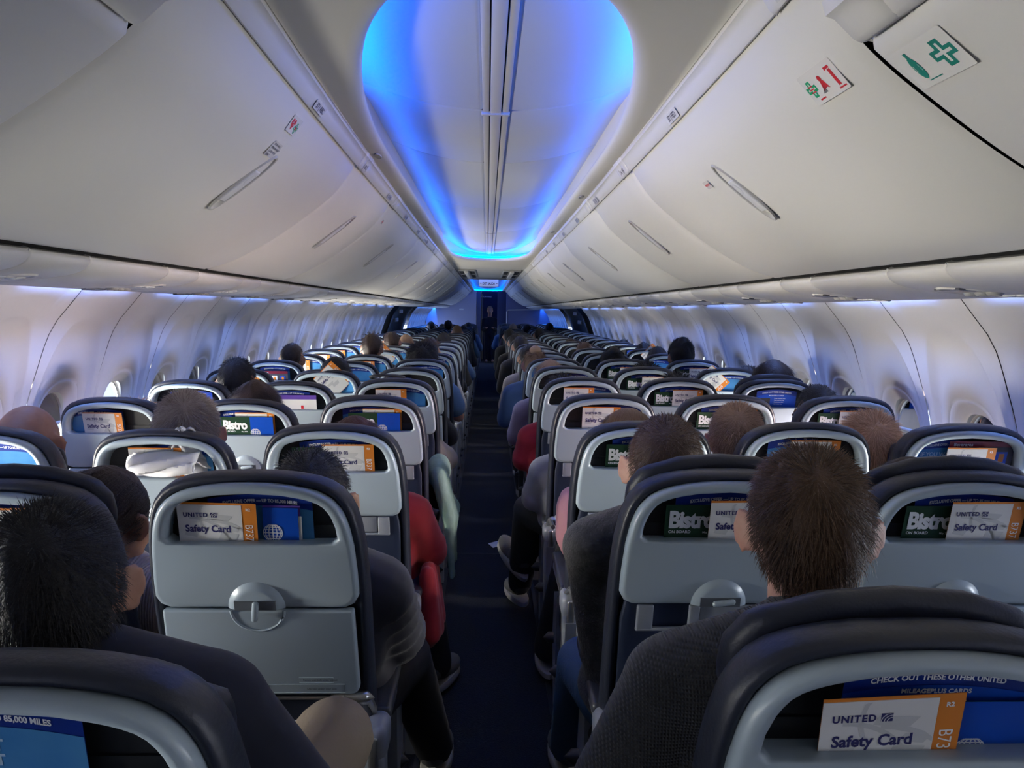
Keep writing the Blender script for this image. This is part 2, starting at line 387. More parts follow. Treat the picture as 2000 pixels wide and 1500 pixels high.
        for i in range(n):
            a = rnd.uniform(-PI, PI); z0 = max(-.1, hairline(a, -.008)); tl = math.acos(max(-1, z0/CR[2]))
            th = math.acos(1-(1-math.cos(tl))*rnd.random()); p, nn = scalp(a, th, vol*(.55 if not buzz else .3))
            edge = min(1, (tl-th)/.6); fl = p-crown; fl = fl-nn*fl.dot(nn); fl = fl.normalized() if fl.length > 1e-4 else Vector((1, 0, 0))
            if style in ('short', 'fade', 'messy', 'gray', 'curly'):
                up = {'fade': .8, 'short': .6, 'gray': .75, 'messy': 1.0, 'curly': 1.2}[style]
                L = {'fade': .022, 'short': .03, 'gray': .028, 'messy': .045, 'curly': .05}[style]*(.35+.65*edge)*(.7+.6*rnd.random())
                if th < .8: up *= 1.5
                d = (fl+nn*up*rnd.uniform(.3, 1.2)+Vector((rnd.gauss(0, .25), rnd.gauss(0, .25), rnd.gauss(0, .15)))).normalized()
                d2 = (d+fl*.8-nn*.25).normalized()
            else:
                L = rnd.uniform(.07, .13); fl2 = Vector((fl.x*.5, fl.y*.5-.25, -.9)) if style != 'tied' and style != 'bun' else (Vector((0, -.1, -.02 if style == 'tied' else .1))-p)
                fl2 = fl2-nn*fl2.dot(nn)*.9; fl2.normalize(); d = (fl2+nn*rnd.uniform(.0, .12)+fl*.3).normalized(); d2 = (fl2-nn*.35).normalized()
            sd = d.cross(nn)
            if sd.length < 1e-4: continue
            sd = sd.normalized()*wd*.5/s.hs; m1 = p+d*L*.5; m2 = m1+d2*L*.5
            mb.add([s.hp(q) for q in (p-sd, p+sd, m1+sd, m1-sd, m2)], [(0, 1, 2, 3), (3, 2, 4)])
        if style == 'long':
            for i in range(n//2):
                k = rnd.uniform(-1, 1); x0 = k*.07; y0 = -.06-.04*math.sqrt(max(0, 1-k*k)); q = [Vector((x0+rnd.gauss(0, .004), y0, -.0)), Vector((x0*1.25, y0-.02, -.1)), Vector((x0*1.35+rnd.gauss(0, .012), y0-.025+rnd.gauss(0, .006), -.2-rnd.random()*.05))]
                for a_, b_ in zip(q, q[1:]): mb.add([s.hp(a_-Vector((wd/2, 0, 0))), s.hp(a_+Vector((wd/2, 0, 0))), s.hp(b_+Vector((wd/2, 0, 0))), s.hp(b_-Vector((wd/2, 0, 0)))], [(0, 1, 2, 3)])
        return mb
SKIN = {'fair': mat('skin_fair', (.56, .33, .25), .5, spec=.4, var=('noise', 30, (.50, .25, .19))), 'tan': mat('skin_tan', (.40, .22, .15), .5, spec=.4, var=('noise', 30, (.36, .18, .12))), 'dark': mat('skin_brown', (.16, .08, .05), .45)}
HAIR = {}
def hairmat(name, c, c2): HAIR[name] = mat('hair_'+name, c, .5, spec=.35, bump=('noise', 220, .6), var=('island', 0, c2))
hairmat('black', (.006, .006, .008), (.022, .02, .022)); hairmat('brown', (.046, .026, .016), (.14, .078, .044)); hairmat('darkbrown', (.016, .009, .007), (.05, .028, .02))
hairmat('auburn', (.04, .014, .010), (.09, .03, .02)); hairmat('gray', (.16, .12, .10), (.36, .31, .27)); hairmat('blonde', (.24, .13, .065), (.42, .27, .16))
hairmat('strawberry', (.42, .22, .11), (.85, .58, .36)); hairmat('lightbrown', (.19, .11, .065), (.42, .27, .17))
JEANS = mat('denim_blue', (.05, .11, .22), .8, bump=('wave', 200, .2)); TROU = mat('trousers_dark', (.03, .032, .036), .85, bump=('noise', 90, .3)); KHAKI = mat('trousers_khaki', (.20, .155, .11), .85, bump=('noise', 120, .2))
BLKT = mat('trousers_black', (.008, .008, .012), .8)
CLOTH = {}
def cloth(name, c, bump=('noise', 60, .4), c2=None, rough=.85):
    CLOTH[name] = mat('cloth_'+name, c, rough, bump=bump, sheen=.15, var=('noise', 45, c2) if c2 else None); return CLOTH[name]
cloth('navy jacket', (.010, .013, .030), ('noise', 14, .35)); cloth('charcoal knit', (.030, .032, .036), ('knit', 75, .7), (.045, .047, .052)); cloth('charcoal sweater', (.028, .029, .031), ('noise', 220, .9), (.06, .06, .06))
cloth('navy puffer', (.014, .015, .030), ('noise', 10, .5), rough=.8); cloth('grey ribbed', (.36, .34, .35), ('wave', 55, .6)); cloth('red hoodie', (.30, .008, .018), ('noise', 20, .3)); cloth('pink shirt', (.62, .30, .33), ('noise', 25, .3))
cloth('grey sweatshirt', (.26, .28, .31), ('noise', 18, .4)); cloth('crimson sweater', (.34, .012, .035), ('noise', 30, .3)); cloth('lavender top', (.22, .20, .32), ('noise', 20, .3)); cloth('blue shirt', (.055, .12, .27), ('noise', 20, .3))
cloth('beige top', (.38, .34, .30), ('noise', 20, .3)); cloth('black top', (.012, .012, .014)); cloth('tan hoodie', (.42, .36, .28), ('noise', 80, .5), (.34, .28, .21)); cloth('white top', (.5, .5, .5)); cloth('light blue shirt', (.11, .22, .42), ('noise', 20, .3))
SHOE = {'grey': mat('shoe_grey', (.10, .10, .10), .8, bump=('noise', 150, .4)), 'black': mat('shoe_black', (.01, .01, .012), .6), 'blue': mat('shoe_blue', (.10, .16, .26), .7)}
SOLE = mat('shoe_sole', (.34, .33, .31), .7); LACE = mat('shoe_lace', (.4, .4, .4), .8)
MC = {}
COLX = dict(A=-1.465, B=-.96, C=-.468, D=.45, E=.93, F=1.415)
ROW0, RP = .66, .762
def rowy(r): return ROW0+RP*r
def setmat(o, m): o.material_slots[0].link = 'OBJECT'; o.material_slots[0].material = m
def add_person(col, row, px, py, label, hair=('short', 'black'), skin='tan', shirt='black top', near=0, key=None, trous=TROU, shoe='grey', n=0, wd=.0014, vol=.012, group=None, topz=None, cat='person', hairlabel=None, **kw):
    yb = rowy(row); hp = at(px, py, yb+.27+kw.get('fwd', 0)); X = hp.x; top = (topz or hp.z)-vol*.5; cx = COLX[col]
    # the seated body stays in its seat, the head leans to where it is seen
    bx = cx+max(-.06, min(.06, X-cx)) if abs(X-cx) < .2 else X-math.copysign(.08, X-cx)
    lean = X-bx; rt = 'person'
    root = empty('person', (bx, yb, 0)); tag(root, label, cat, group)
    if key is None: key = (round(top*40), round(lean*30))
    k0 = key
    if near == 0: P = Person(round(top*40)/40, lean=round(lean*30)/30, **kw)
    else: P = Person(top, lean=lean, **kw)
    vb, vs = {0: (.018, .02), 1: (.011, .013), 2: (.007, .0105)}[near]
    if k0 not in MC:
        m = [P.body(vb), P.shirt(vs, .02 if near == 0 else .015), P.trousers(max(vs, .014))]
        for q in m: q.materials.append(None)
        MC[k0] = (m, [q.mesh('shoe', [SHOE['grey'], SOLE, LACE]) for q in P.shoes()])
    m, sh = MC[k0]
    b = link('body', m[0], root); setmat(b, SKIN[skin])
    s_ = link({'short': 'shirt'}.get(kw.get('sleeve'), 'top_garment'), m[1], root); setmat(s_, CLOTH[shirt])
    t = link('trousers', m[2], root); setmat(t, trous)
    for q in sh: o = link('shoe', q, root); setmat(o, SHOE[shoe])
    if hair[0] != 'bald':
        h = P.hair(hair[0], n, wd, seed=row*7+ord(col), vol=vol).obj('hair', HAIR[hair[1]], root, angle=70)
    else:
        pass
    return root, P
# ---------------------------------------------------------------- cabin shell
YA, YB = -1.66, 21.4
def shift(y): return -.05*math.exp(-(max(y, 1.2)-1.2)/1.6)
# floor
mb = MB(); mb.add([(-1.66, YA, 0), (1.66, YA, 0), (1.66, 25, 0), (-1.66, 25, 0)], [(0, 1, 2, 3)]); struct(mb.obj('floor', CARPET, smooth=False))
mb = MB()
for y in (4.55, 9.1, 13.7): mb.box((0, y, .0012), (.47, .012, .002))
for s in (-1, 1): mb.box((s*.235, 10, .003), (.018, 22, .006))
struct(mb.obj('trim_1', mat('floor_strip', (.012, .014, .022), .7), smooth=False))
# side walls: curved panels, each with two window openings set in tall arched recesses
WPROF = crspline([(1.60, 0), (1.68, .15), (1.735, .4), (1.765, .65), (1.77, .85), (1.765, .97), (1.745, 1.08), (1.70, 1.22), (1.632, 1.39), (1.513, 1.535), (1.500, 1.60), (1.49, 1.66)], 5)
def wx(z):
    for (x0, z0), (x1, z1) in zip(WPROF, WPROF[1:]):
        if z <= z1: return x0+(x1-x0)*(z-z0)/max(1e-6, z1-z0)
    return WPROF[-1][0]
ZW = .96
def wall_bay(mb, s, yc, hw, seam_lo, seam_hi):
    N = 112; rings = []
    def ring(fy, fz, p, dep, czz=ZW, top=None):
        out = []
        for i in range(N):
            a = 2*PI*i/N; c, sn = math.cos(a), math.sin(a)
            c_ = math.copysign(abs(c)**(2/p), c); s_ = math.copysign(abs(sn)**(2/p), sn)
            y = fy*c_; z = czz+(fz if sn < 0 or top is None else top)*s_
            if top is not None and sn > 0: y *= (1-.12*sn)
            out.append((y, z, dep))
        return out
    rings.append(ring(.105, .155, 2.6, .045)); rings.append(ring(.115, .165, 2.6, .043)); rings.append(ring(.135, .19, 2.5, .022)); rings.append(ring(.150, .205, 2.5, .014)); rings.append(ring(.158, .213, 2.5, .0165))
    rings.append(ring(.163, .218, 2.5, .012)); rings.append(ring(.19, .36, 2.6, .012, top=.30)); rings.append(ring(.200, .48, 2.8, .016, top=.44)); rings.append(ring(.214, .512, 2.8, .002, top=.465)); rings.append(ring(.220, .52, 2.8, 0, top=.473))
    # outer boundary: rectangle in y and z, from .02 to 1.64
    rect = []
    for i in range(N):
        a = 2*PI*i/N; c, sn = math.cos(a), math.sin(a)
        cc = max(abs(c), 1e-6); ss = max(abs(sn), 1e-6); up = 1.655-ZW if sn > 0 else ZW-.01
        t = min(hw/cc, (up)/ss*1.0) if True else 0
        y = max(-hw, min(hw, c*t)); z = ZW+sn*t
        rect.append((y, max(.01, min(1.655, z)), 0))
    for i in range(N):   # square the corners
        a = (2*PI*i/N) % (2*PI)
    corners = {}
    for (sy, sz) in ((1, 1), (-1, 1), (-1, -1), (1, -1)):
        zc = 1.655 if sz > 0 else .01; ang = math.atan2(zc-ZW, sy*hw) % (2*PI); i = round(ang/(2*PI)*N) % N; rect[i] = (sy*hw, zc, 0)
    for sg in (0, 1):
        i = min(range(N), key=lambda k: abs(rect[k][1]-1.535)+(0 if (rect[k][0] > 0) == (sg == 0) and abs(abs(rect[k][0])-hw) < 1e-6 else 9)); rect[i] = (rect[i][0], 1.535, 0)
    last = rings[-1]
    for f in (.12, .3, .5, .7, .85, .97): rings.append([(a[0]+(b[0]-a[0])*f, a[1]+(b[1]-a[1])*f, 0) for a, b in zip(last, rect)])
    rings.append(rect)
    rows = []
    for r in rings:
        row = []
        for (y, z, d) in r:
            yy = yc+y; e = 0
            for sm in (seam_lo, seam_hi):
                if sm is not None:
                    q = abs(yy-sm)
                    if q < .0035: e = .008
            row.append((s*(wx(z)+d+e), yy, z))
        rows.append(row)
    mb.grid(rows, 0, cv=True)
DOORY = (13.45, 15.75)
for s in (-1, 1):
    y0 = (2.404 if s < 0 else 2.476)-PITCH*4; mb = MB()
    for k in range(24):
        a = y0+PITCH*k; b = a+PITCH
        if a < YA-.4: continue
        if b > DOORY[0] and a < DOORY[1]: continue
        if a > YB: continue
        g = .006
        wall_bay(mb, s, a+.254, .254-g/2, a+g, None); wall_bay(mb, s, a+.762, .254-g/2, None, b-g)
    # dark backing seen through the hairline joints
    rows = [[(s*(x+.06), y, z) for x, z in WPROF] for y in (YA, YA+.001)]
    struct(mb.obj('wall_left' if s < 0 else 'wall_right', WALL, angle=50))
    mb = MB()
    for k in range(25):
        a = y0+PITCH*k
        if a < YA or (a > DOORY[0] and a < DOORY[1]+.2) or a > YB: continue
        mb.grid([[(s*(x+.014), y, z) for x, z in WPROF] for y in (a-.012, a+.012)])
    # solid outer skin behind the panels, with the window holes left open by ending at them
    struct(mb.obj('trim_%d' % (2 if s < 0 else 3), BLACK, smooth=False))
    mb = MB()
    for (ya, yb, za, zb) in ((YA-.4, DOORY[0]+.1, 0, .74), (YA-.4, 25, 1.18, 2.0), (DOORY[0]-.1, 25, 0, .74), (DOORY[0]-.2, DOORY[1]+.4, .6, 1.3)):
        mb.add([(s*1.84, ya, za-.05), (s*1.84, yb, za-.05), (s*(1.84 if zb < 1.5 else 1.50), yb, zb), (s*(1.84 if zb < 1.5 else 1.50), ya, zb)], [(0, 1, 2, 3)])
    struct(mb.obj('trim_%d' % (4 if s < 0 else 5), DARK, smooth=False))
    # door section with dark frame
    mb = MB(); rows = []
    for y, dx in ((DOORY[0]-.12, .0), (DOORY[0]+.12, .0), (DOORY[0]+.2, .05), (DOORY[1]-.5, .05), (DOORY[1]-.42, 0), (DOORY[1]+.1, 0)): rows.append([(s*(x+dx), y, z) for x, z in WPROF if z > .0])
    mb.grid(rows); d = struct(mb.obj('door_%d' % (1 if s < 0 else 2), mat('door_lining', (.10, .105, .12), .45), angle=60))
    mb = MB()
    for zz in (1.28, 1.44): mb.rbox((s*(wx(zz)+.035), 14.4, zz), (.03, .5, .07), .012)
    mb.obj('handle', ALU, d)
    # a deep slanting facet pattern on the far blue-lit wall
# windows: pane, shade and its frame ring
GLASS = bpy.data.materials.new('window_pane'); GLASS.use_nodes = True
nt = GLASS.node_tree; nt.nodes.clear(); out = nt.nodes.new('ShaderNodeOutputMaterial'); tr = nt.nodes.new('ShaderNodeBsdfTransparent'); gl = nt.nodes.new('ShaderNodeBsdfGlossy'); mx = nt.nodes.new('ShaderNodeMixShader'); fr = nt.nodes.new('ShaderNodeFresnel')
gl.inputs['Roughness'].default_value = .02; tr.inputs[0].default_value = (.9, .93, .95, 1)
nt.links.new(fr.outputs[0], mx.inputs[0]); nt.links.new(tr.outputs[0], mx.inputs[1]); nt.links.new(gl.outputs[0], mx.inputs[2]); nt.links.new(mx.outputs[0], out.inputs[0])
def oval(fy, fz, p=2.6, n=32): return [(math.copysign(abs(math.cos(a))**(2/p), math.cos(a))*fy, math.copysign(abs(math.sin(a))**(2/p), math.sin(a))*fz) for a in [2*PI*i/n for i in range(n)]]
wm = {}
for s in (-1, 1):
    a = MB(); a.loop_fill([(s*1.812, y, ZW+z) for y, z in oval(.106, .156)]); p = a.mesh('pane', GLASS, False)
    b = MB(); rows = [[(s*x, y, ZW+z) for y, z in oval(fy, fz)] for fy, fz, x in ((.118, .168, 1.807), (.104, .154, 1.805), (.100, .150, 1.812), (.104, .154, 1.818))]; b.grid(rows, cv=True); f = b.mesh('window_frame', mat('window_ring', (.55, .54, .52), .4))
    c = MB(); c.grid([[(s*1.8135, y, ZW+.02), (s*1.8135, y, ZW+.18)] for y in [-.13+.26*i/6 for i in range(7)]]); c.rbox((s*1.811, 0, ZW+.02), (.012, .19, .014), .004); sh = c.mesh('window_shade', mat('shade', (.62, .61, .58), .6))
    wm[s] = (p, f, sh)
n = 0
for s in (-1, 1):
    for y in WPOS[s]:
        if 13.2 < y < 16 or y < -1.2 or y > 21.2: continue
        n += 1; o = struct(link('window_%d' % n, wm[s][0], None, (0, y, 0))); link('window_frame', wm[s][1], o)
        if WSHADE(s, y): link('window_shade', wm[s][2], o)
# service panel strip under the bins (curved), in joined sections
PP = crspline([(1.13, 1.62), (1.075, 1.60), (1.062, 1.594), (1.060, 1.580), (1.078, 1.562), (1.115, 1.549), (1.18, 1.539), (1.27, 1.531), (1.36, 1.527), (1.43, 1.526), (1.452, 1.531), (1.458, 1.545), (1.45, 1.56), (1.38, 1.575)], 4)
def extr(mb, prof, ya, yb, s, e=.006, dz=.005, sh=None, mi=0, steps=6):
    ys = [(ya, 1), (ya+e*.4, .5), (ya+e, 0)]+[(ya+e+(yb-ya-2*e)*i/steps, 0) for i in range(1, steps)]+[(yb-e, 0), (yb-e*.4, .5), (yb, 1)]
    rows = []
    for y, q in ys:
        row = []
        for i, (x, z) in enumerate(prof):
            x0, z0 = prof[max(i-1, 0)]; x1, z1 = prof[min(i+1, len(prof)-1)]; L = math.hypot(x1-x0, z1-z0) or 1; nx, nz = (z1-z0)/L, -(x1-x0)/L
            # normal pointing to the cabin interior
            if nx*(-1)+nz*(-1) < 0: nx, nz = -nx, -nz
            xs = x-nx*dz*q; zs = z-nz*dz*q
            if sh: xs += sh(y)*max(0, min(1, (1.04-x)/.53))
            row.append((s*xs, y, zs))
        rows.append(row)
    mb.grid(rows, mi)
for s in (-1, 1):
    base = 1.80-PITCH*.75*4; k = 0; mb = MB(); y = base
    secs = []
    seq = [.762, .36, .40] ; i = 0
    while y < YB:
        L = (.27, .492)[i % 2]; secs.append((y, y+L)); y += L; i += 1
    for ya, yb in secs:
        if yb > YA: extr(mb, PP, ya+.001, yb-.001, s, .005, .0035, steps=1)
    struct(mb.obj('trim_%d' % (6 if s < 0 else 7), PSU, angle=60))
# service units: gasper nozzles, reading lights and sign lens per row
um = MB(); um2 = MB(); um3 = MB(); um4 = MB()
U1 = MB(); U1.grid([[(fx*math.cos(a), fy*math.sin(a), z) for a in [2*PI*i/28 for i in range(28)]] for fx, fy, z in ((.14, .085, .006), (.137, .082, .0), (.13, .076, -.0005), (.126, .072, .005))], cv=True); U1.loop_fill([(.126*math.cos(a), .072*math.sin(a), .005) for a in [2*PI*i/28 for i in range(28)]])
G1 = MB(); G1.grid([[(r*math.cos(a), r*math.sin(a), z) for a in [2*PI*i/16 for i in range(16)]] for r, z in ((.021, 0), (.021, -.008), (.016, -.014), (.010, -.014), (.009, -.006))], cv=True); G1.loop_fill([(.009*math.cos(a), .009*math.sin(a), -.006) for a in [2*PI*i/16 for i in range(16)]])
R1 = MB(); R1.grid([[(r*math.cos(a), r*1.5*math.sin(a), z) for a in [2*PI*i/16 for i in range(16)]] for r, z in ((.022, 0), (.02, -.006), (.015, -.005), (.014, .002))], cv=True); R1.loop_fill([(.014*math.cos(a), .021*math.sin(a), .002) for a in [2*PI*i/16 for i in range(16)]])
uM = U1.mesh('bezel', BIN2); gM = G1.mesh('air_nozzle', mat('nozzle', (.35, .35, .34), .35)); rM = R1.mesh('reading_light', mat('lens', (.75, .75, .72), .15))
SG = MB(); SG.rbox((0, 0, -.002), (.05, .11, .008), .004, 0); text(SG, 'A  B  C', .012, -.02, 0, 1, just='CENTER')
SG.v = SG.v; sM = SG.mesh('sign_lens', [mat('sign_lens', (.09, .09, .10), .15), TXTW], False)
for s in (-1, 1):
    for r in range(0, 13):
        y = rowy(r)+.52; u = empty('service_unit', (s*1.27, y, 1.531)); u.rotation_euler = (0, s*math.radians(4), 0)
        side = 'left' if s < 0 else 'right'
        tag(u, '%s overhead service unit with air nozzles and reading lights, row %d from the camera' % (side, r+1), 'overhead unit', 'service units under the overhead bins')
        link('bezel', uM, u)
        for i in (-1, 0, 1): link('air_nozzle', gM, u, (-.02, i*.045, .006)); link('reading_light', rM, u, (.065, i*.040, .004))
        link('sign_lens', sM, u, (-.095, 0, .004))
        if r % 2 == 0: link('speaker_grille', rM, u, (.24*1, .18, 0)) if 0 else None
# bins
BP = crspline([(.512, 1.978), (.583, 1.88), (.68, 1.797), (.808, 1.706), (.936, 1.635), (1.032, 1.604)], 7)
BPROF = [(.545, 2.0), (.525, 1.995), (.513, 1.988)]+BP+[(1.040, 1.606), (1.043, 1.615), (1.043, 1.66)]
NBP = [(.66, 1.93), (.61, 1.905), (.59, 1.895)]+[p for p in BP if p[0] > .583]+[(1.040, 1.606), (1.043, 1.615), (1.043, 1.66)]
SEAMS = [1.20, 2.83, 3.84, 5.55, 7.05, 8.75, 10.25, 11.75, 13.25, 14.75, 16.25, 17.75, 19.25, 20.75, 21.4]
def bpoint(t):   # point and frame on the bin face, t in 0..1 along BP
    f = t*(len(BP)-1); i = min(int(f), len(BP)-2); q = f-i; p = Vector(BP[i]).lerp(Vector(BP[i+1]), q); d = (Vector(BP[i+1])-Vector(BP[i])).normalized(); return p, d
def on_bin(s, t, y):
    p, d = bpoint(t); X = Vector((0, 1, 0)); Dn = Vector((s*d.x, 0, d.y)); N = Vector((-s*abs(d.y), 0, -abs(d.x)))
    p3 = Vector((s*(p.x+shift(y)*max(0, min(1, (1.04-p.x)/.53))), y, p.y)); return p3, X, Dn, N
# handle: recessed boat shape with a paddle; long axis runs along the cross-section of the bin
def handle_meshes(s):
    A = MB(); rows = []
    for fx, fy, z in ((.036, .116, 0), (.034, .113, .005), (.030, .108, .004), (.027, .102, -.005), (.022, .092, -.012)): rows.append([(fx*math.cos(a), fy*math.sin(a), z) for a in [2*PI*i/32 for i in range(32)]])
    A.grid(rows, cv=True); A.loop_fill(rows[-1]); B = MB()
    B.rbox((0, 0, .000), (.040, .125, .010), .005); B.grid([[(.014*math.cos(a), q+.02*math.sin(a), z) for a in [2*PI*i/16 for i in range(16)]] for q, z, in ((-.03, .0056), (-.03, .0062))], cv=True)
    return A.mesh('handle_recess', mat('handle_recess', (.46, .45, .41), .4)), B.mesh('handle', mat('handle_paddle', (.60, .60, .60), .3))
hR, hP = handle_meshes(1)
def frame(o, p, X, Y, Z): o.matrix_world = Matrix((X, Y, Z)).transposed().to_4x4(); o.location = p
words = ['nearest', 'second', 'third', 'fourth', 'fifth', 'sixth', 'seventh', 'eighth', 'ninth', 'tenth', 'eleventh', 'twelfth', 'thirteenth', 'fourteenth', 'fifteenth']
RPROF = [(.52, 1.992), (.512, 1.978), (.507, 1.977), (.500, 1.983), (.486, 2.002), (.479, 2.008), (.472, 2.008), (.468, 2.02)]
RPROF = [(.513, 1.986), (.509, 1.9755), (.504, 1.9735), (.497, 1.978), (.484, 1.997), (.478, 2.006), (.470, 2.010), (.466, 2.03)]
def roundlab(mb, w_, h, r, z, mi, ox=0, oy=0):
    pts = []
    for qx, qy, a0 in ((1, 1, 0), (-1, 1, PI/2), (-1, -1, PI), (1, -1, 3*PI/2)):
        for i in range(5): a = a0+PI/2*i/4; pts.append((ox+qx*(w_/2-r)+r*math.cos(a), oy+qy*(h/2-r)+r*math.sin(a), z))
    mb.loop_fill(pts, mi)
for s in (-1, 1):
    side = 'left' if s < 0 else 'right'
    # the bin beside the camera sits further outboard, after a black gap
    b = MB(); extr(b, NBP, YA-.3, SEAMS[0]-(.018 if s > 0 else .003), s, .012, .006, sh=shift); o = b.obj('overhead_bin', BIN, angle=50); tag(o, 'grey-white overhead bin nearest the camera on the %s, beyond the black gap' % side, 'overhead bin', 'overhead bins along the cabin')
    for i in range(len(SEAMS)-1):
        ya, yb = SEAMS[i], SEAMS[i+1]; b = MB(); extr(b, BPROF, ya+.0012, yb-.0012, s, .026, .011, sh=shift)
        o = b.obj('overhead_bin', BIN, angle=50)
        tag(o, 'pale overhead bin door, %s on the %s side counting from the black gap' % (words[i], side), 'overhead bin', 'overhead bins along the cabin')
        if yb-ya > 1:
            yc = 2.07 if i == 0 else (ya+yb)/2; p, X, D, N = on_bin(s, .405, yc)
            h = link('handle_recess', hR, o); frame(h, p+N*.0005, X, D, X.cross(D)*(1 if X.cross(D).dot(N) > 0 else -1)); h2 = link('handle', hP, h); h2.location = (0, .012, 0)
    # rail: aisle-side label strip, one per bin, with raised blocks at the bin joints
    rb = MB(); y = SEAMS[0]-.01
    extr(rb, RPROF, y, YB, s, .004, .002, sh=shift, steps=40)
    for q in [SEAMS[0]+.01]+SEAMS[1:-1]:
        for (d0, d1) in ((-.045, .018), (.022, .12)):
            extr(rb, [(x-.0035, z-.0035) for x, z in RPROF], max(q+d0, SEAMS[0]), q+d1, s, .006, .004, sh=shift, steps=2)
    struct(rb.obj('trim_%d' % (8 if s < 0 else 9), BIN2, angle=45))
    nr = MB(); extr(nr, [(x+.078+(x-.513)*.4, z-.098) for x, z in RPROF], YA-.3, 1.15, s, .01, .01, sh=shift, steps=4); extr(nr, [(x+.074+(x-.513)*.5, z-.101) for x, z in RPROF], 1.06, 1.178, s, .014, .012, sh=shift, steps=4)
    struct(nr.obj('trim_%d' % (10 if s < 0 else 11), BIN2, angle=45))
    # black gap liner: behind bin bottom edge, behind the bins, and at the near joint
    g = MB(); g.grid([[(s*1.02, y, 1.63), (s*1.085, y, 1.598)] for y in (YA, YB)])
    prof = [(x+.03, z+.03) for x, z in BP]; g.grid([[(s*x, y, z) for x, z in prof] for y in (YA, YB)])
    g.add([(s*.48, 1.21, 2.05), (s*.56, 1.21, 1.95), (s*.75, 1.21, 1.80), (s*1.05, 1.21, 1.65), (s*1.4, 1.21, 1.9), (s*.9, 1.21, 2.3), (s*.48, 1.21, 2.3)], [(0, 1, 2, 3, 4, 5, 6)])
    struct(g.obj('trim_%d' % (12 if s < 0 else 13), BLACK, smooth=False))
# row number labels on the rails
for s in (-1, 1):
    for i, (y, num) in enumerate(((1.235, 38), (2.06, 37), (2.86, 36), (3.62, 35), (4.4, 34), (5.2, 33), (5.95, 32), (6.7, 31))):
        if s < 0 and i == 0: y = 1.20
        m_ = MB(); roundlab(m_, .105, .026, .003, 0, 0)
        txt = ('%d | ABC' if s < 0 else '%d | FED') % num
        t_ = MB(); text(t_, txt, .021, 0, 0, 0, bold=.03, just='CENTER'); m_.add([(v[0], v[2]-.007, .0006) for v in t_.v], t_.f, 1)
        o = m_.obj('row_label', [STICK, mat('ink_dark', (.05, .04, .05), .5)], smooth=False)
        a_, b_ = Vector((s*(.497+shift(y)), 0, 1.978)), Vector((s*(.484+shift(y)), 0, 1.997)); up = (b_-a_).normalized(); c = (a_+b_)/2; c.y = y
        X = Vector((0, -1 if s < 0 else 1, 0)); X = -X if s > 0 else X
        X = Vector((0, 1, 0)) if s < 0 else Vector((0, -1, 0)); Z = X.cross(up); n_ = Vector((-s*.8, 0, -.6))
        if Z.dot(n_) < 0: X = -X; Z = -Z
        frame(o, c+n_*.0045+Vector((0, .0, 0)), X, up, Z)
        tag(o, 'row number label %s on the %s bin rail, %s from the camera' % (txt.replace(' | ', ' '), 'left' if s < 0 else 'right', words[i]), 'label', 'row number labels on the bin rails')
# stickers on the bin faces
def cross(mb, cx, cy, r, t, mi, z=.0006, line=.75):
    o = [(t, r), (t, t), (r, t), (r, -t), (t, -t), (t, -r), (-t, -r), (-t, -t), (-r, -t), (-r, t), (-t, t), (-t, r)]
    rows = [[(cx+x*k, cy+y*k, z) for x, y in o] for k in (1, 1)]; inn = []
    for x, y in o:
        inn.append((cx+x-math.copysign(r*line*.35, x), cy+y-math.copysign(r*line*.35, y), z))
    mb.grid([[(cx+x, cy+y, z) for x, y in o], inn], mi, cv=True)
def sticker(s, px, py, w_, h, rot, build, label, extra=[]):
    # find the place on the bin surface seen at that spot: march along the cross-section
    best = None
    r = Vector(((px-1000)/F, (750-py)/F, -1.0)); d = Vector((r.dot(XV), r.dot(YV), r.dot(ZV)))
    for i in range(400):
        t = i/400; p, dd = bpoint(t)
        if abs(d.x) < 1e-6: continue
        k = (s*p.x-CAM.x)/d.x; y = k*d.y; p3, X, D, N = on_bin(s, t, y); k = (p3.x-CAM.x)/d.x; q = CAM+d*k
        e = abs(q.z-p3.z)+abs(q.y-p3.y)*.2
        if k > 0 and (best is None or e < best[0]): best = (e, t, q.y)
    _, t, y = best; p, X, D, N = on_bin(s, t, y)
    m_ = MB(); roundlab(m_, w_, h, .004, .0003, 0); build(m_)
    o = m_.obj('sticker', [STICK, RED, SGREEN, TEAL, mat('ink_grey', (.12, .12, .13), .5)]+extra, smooth=False)
    up = -D; Xx = up.cross(N); 
    frame(o, p+N*.0022, Xx, up, N); o.rotation_mode = 'XYZ'
    tag(o, label, 'sticker'); return o
def st_r(m):
    cross(m, -.042, 0, .017, .0065, 2)
    for k in (0, 1, 2): m.box((-.042, .006-.006*k, .0007), (.016, .0025, .0002), 1)
    m.ell((0, .010, .001), (.006, .006, .0004), 1, n=6, m=10); m.add([(-.004, .006, .0007), (.006, .004, .0007), (.012, -.014, .0007), (.004, -.010, .0007), (-.012, -.014, .0007)], [(0, 1, 2, 3, 4)], 1); m.add([(-.018, -.018, .0007), (-.004, -.002, .0007), (-.002, -.018, .0007)], [(0, 1, 2)], 4)
    m.box((.042, -.002, .0007), (.009, .034, .0002), 1); m.box((.040, .019, .0007), (.016, .005, .0002), 1); m.add([(.030, .022, .0007), (.030, .014, .0007), (.040, .019, .0007)], [(0, 1, 2)], 1)
    m.box((.045, -.024, .0007), (.024, .003, .0002), 1); m.box((-.03, -.024, .0007), (.02, .003, .0002), 1)
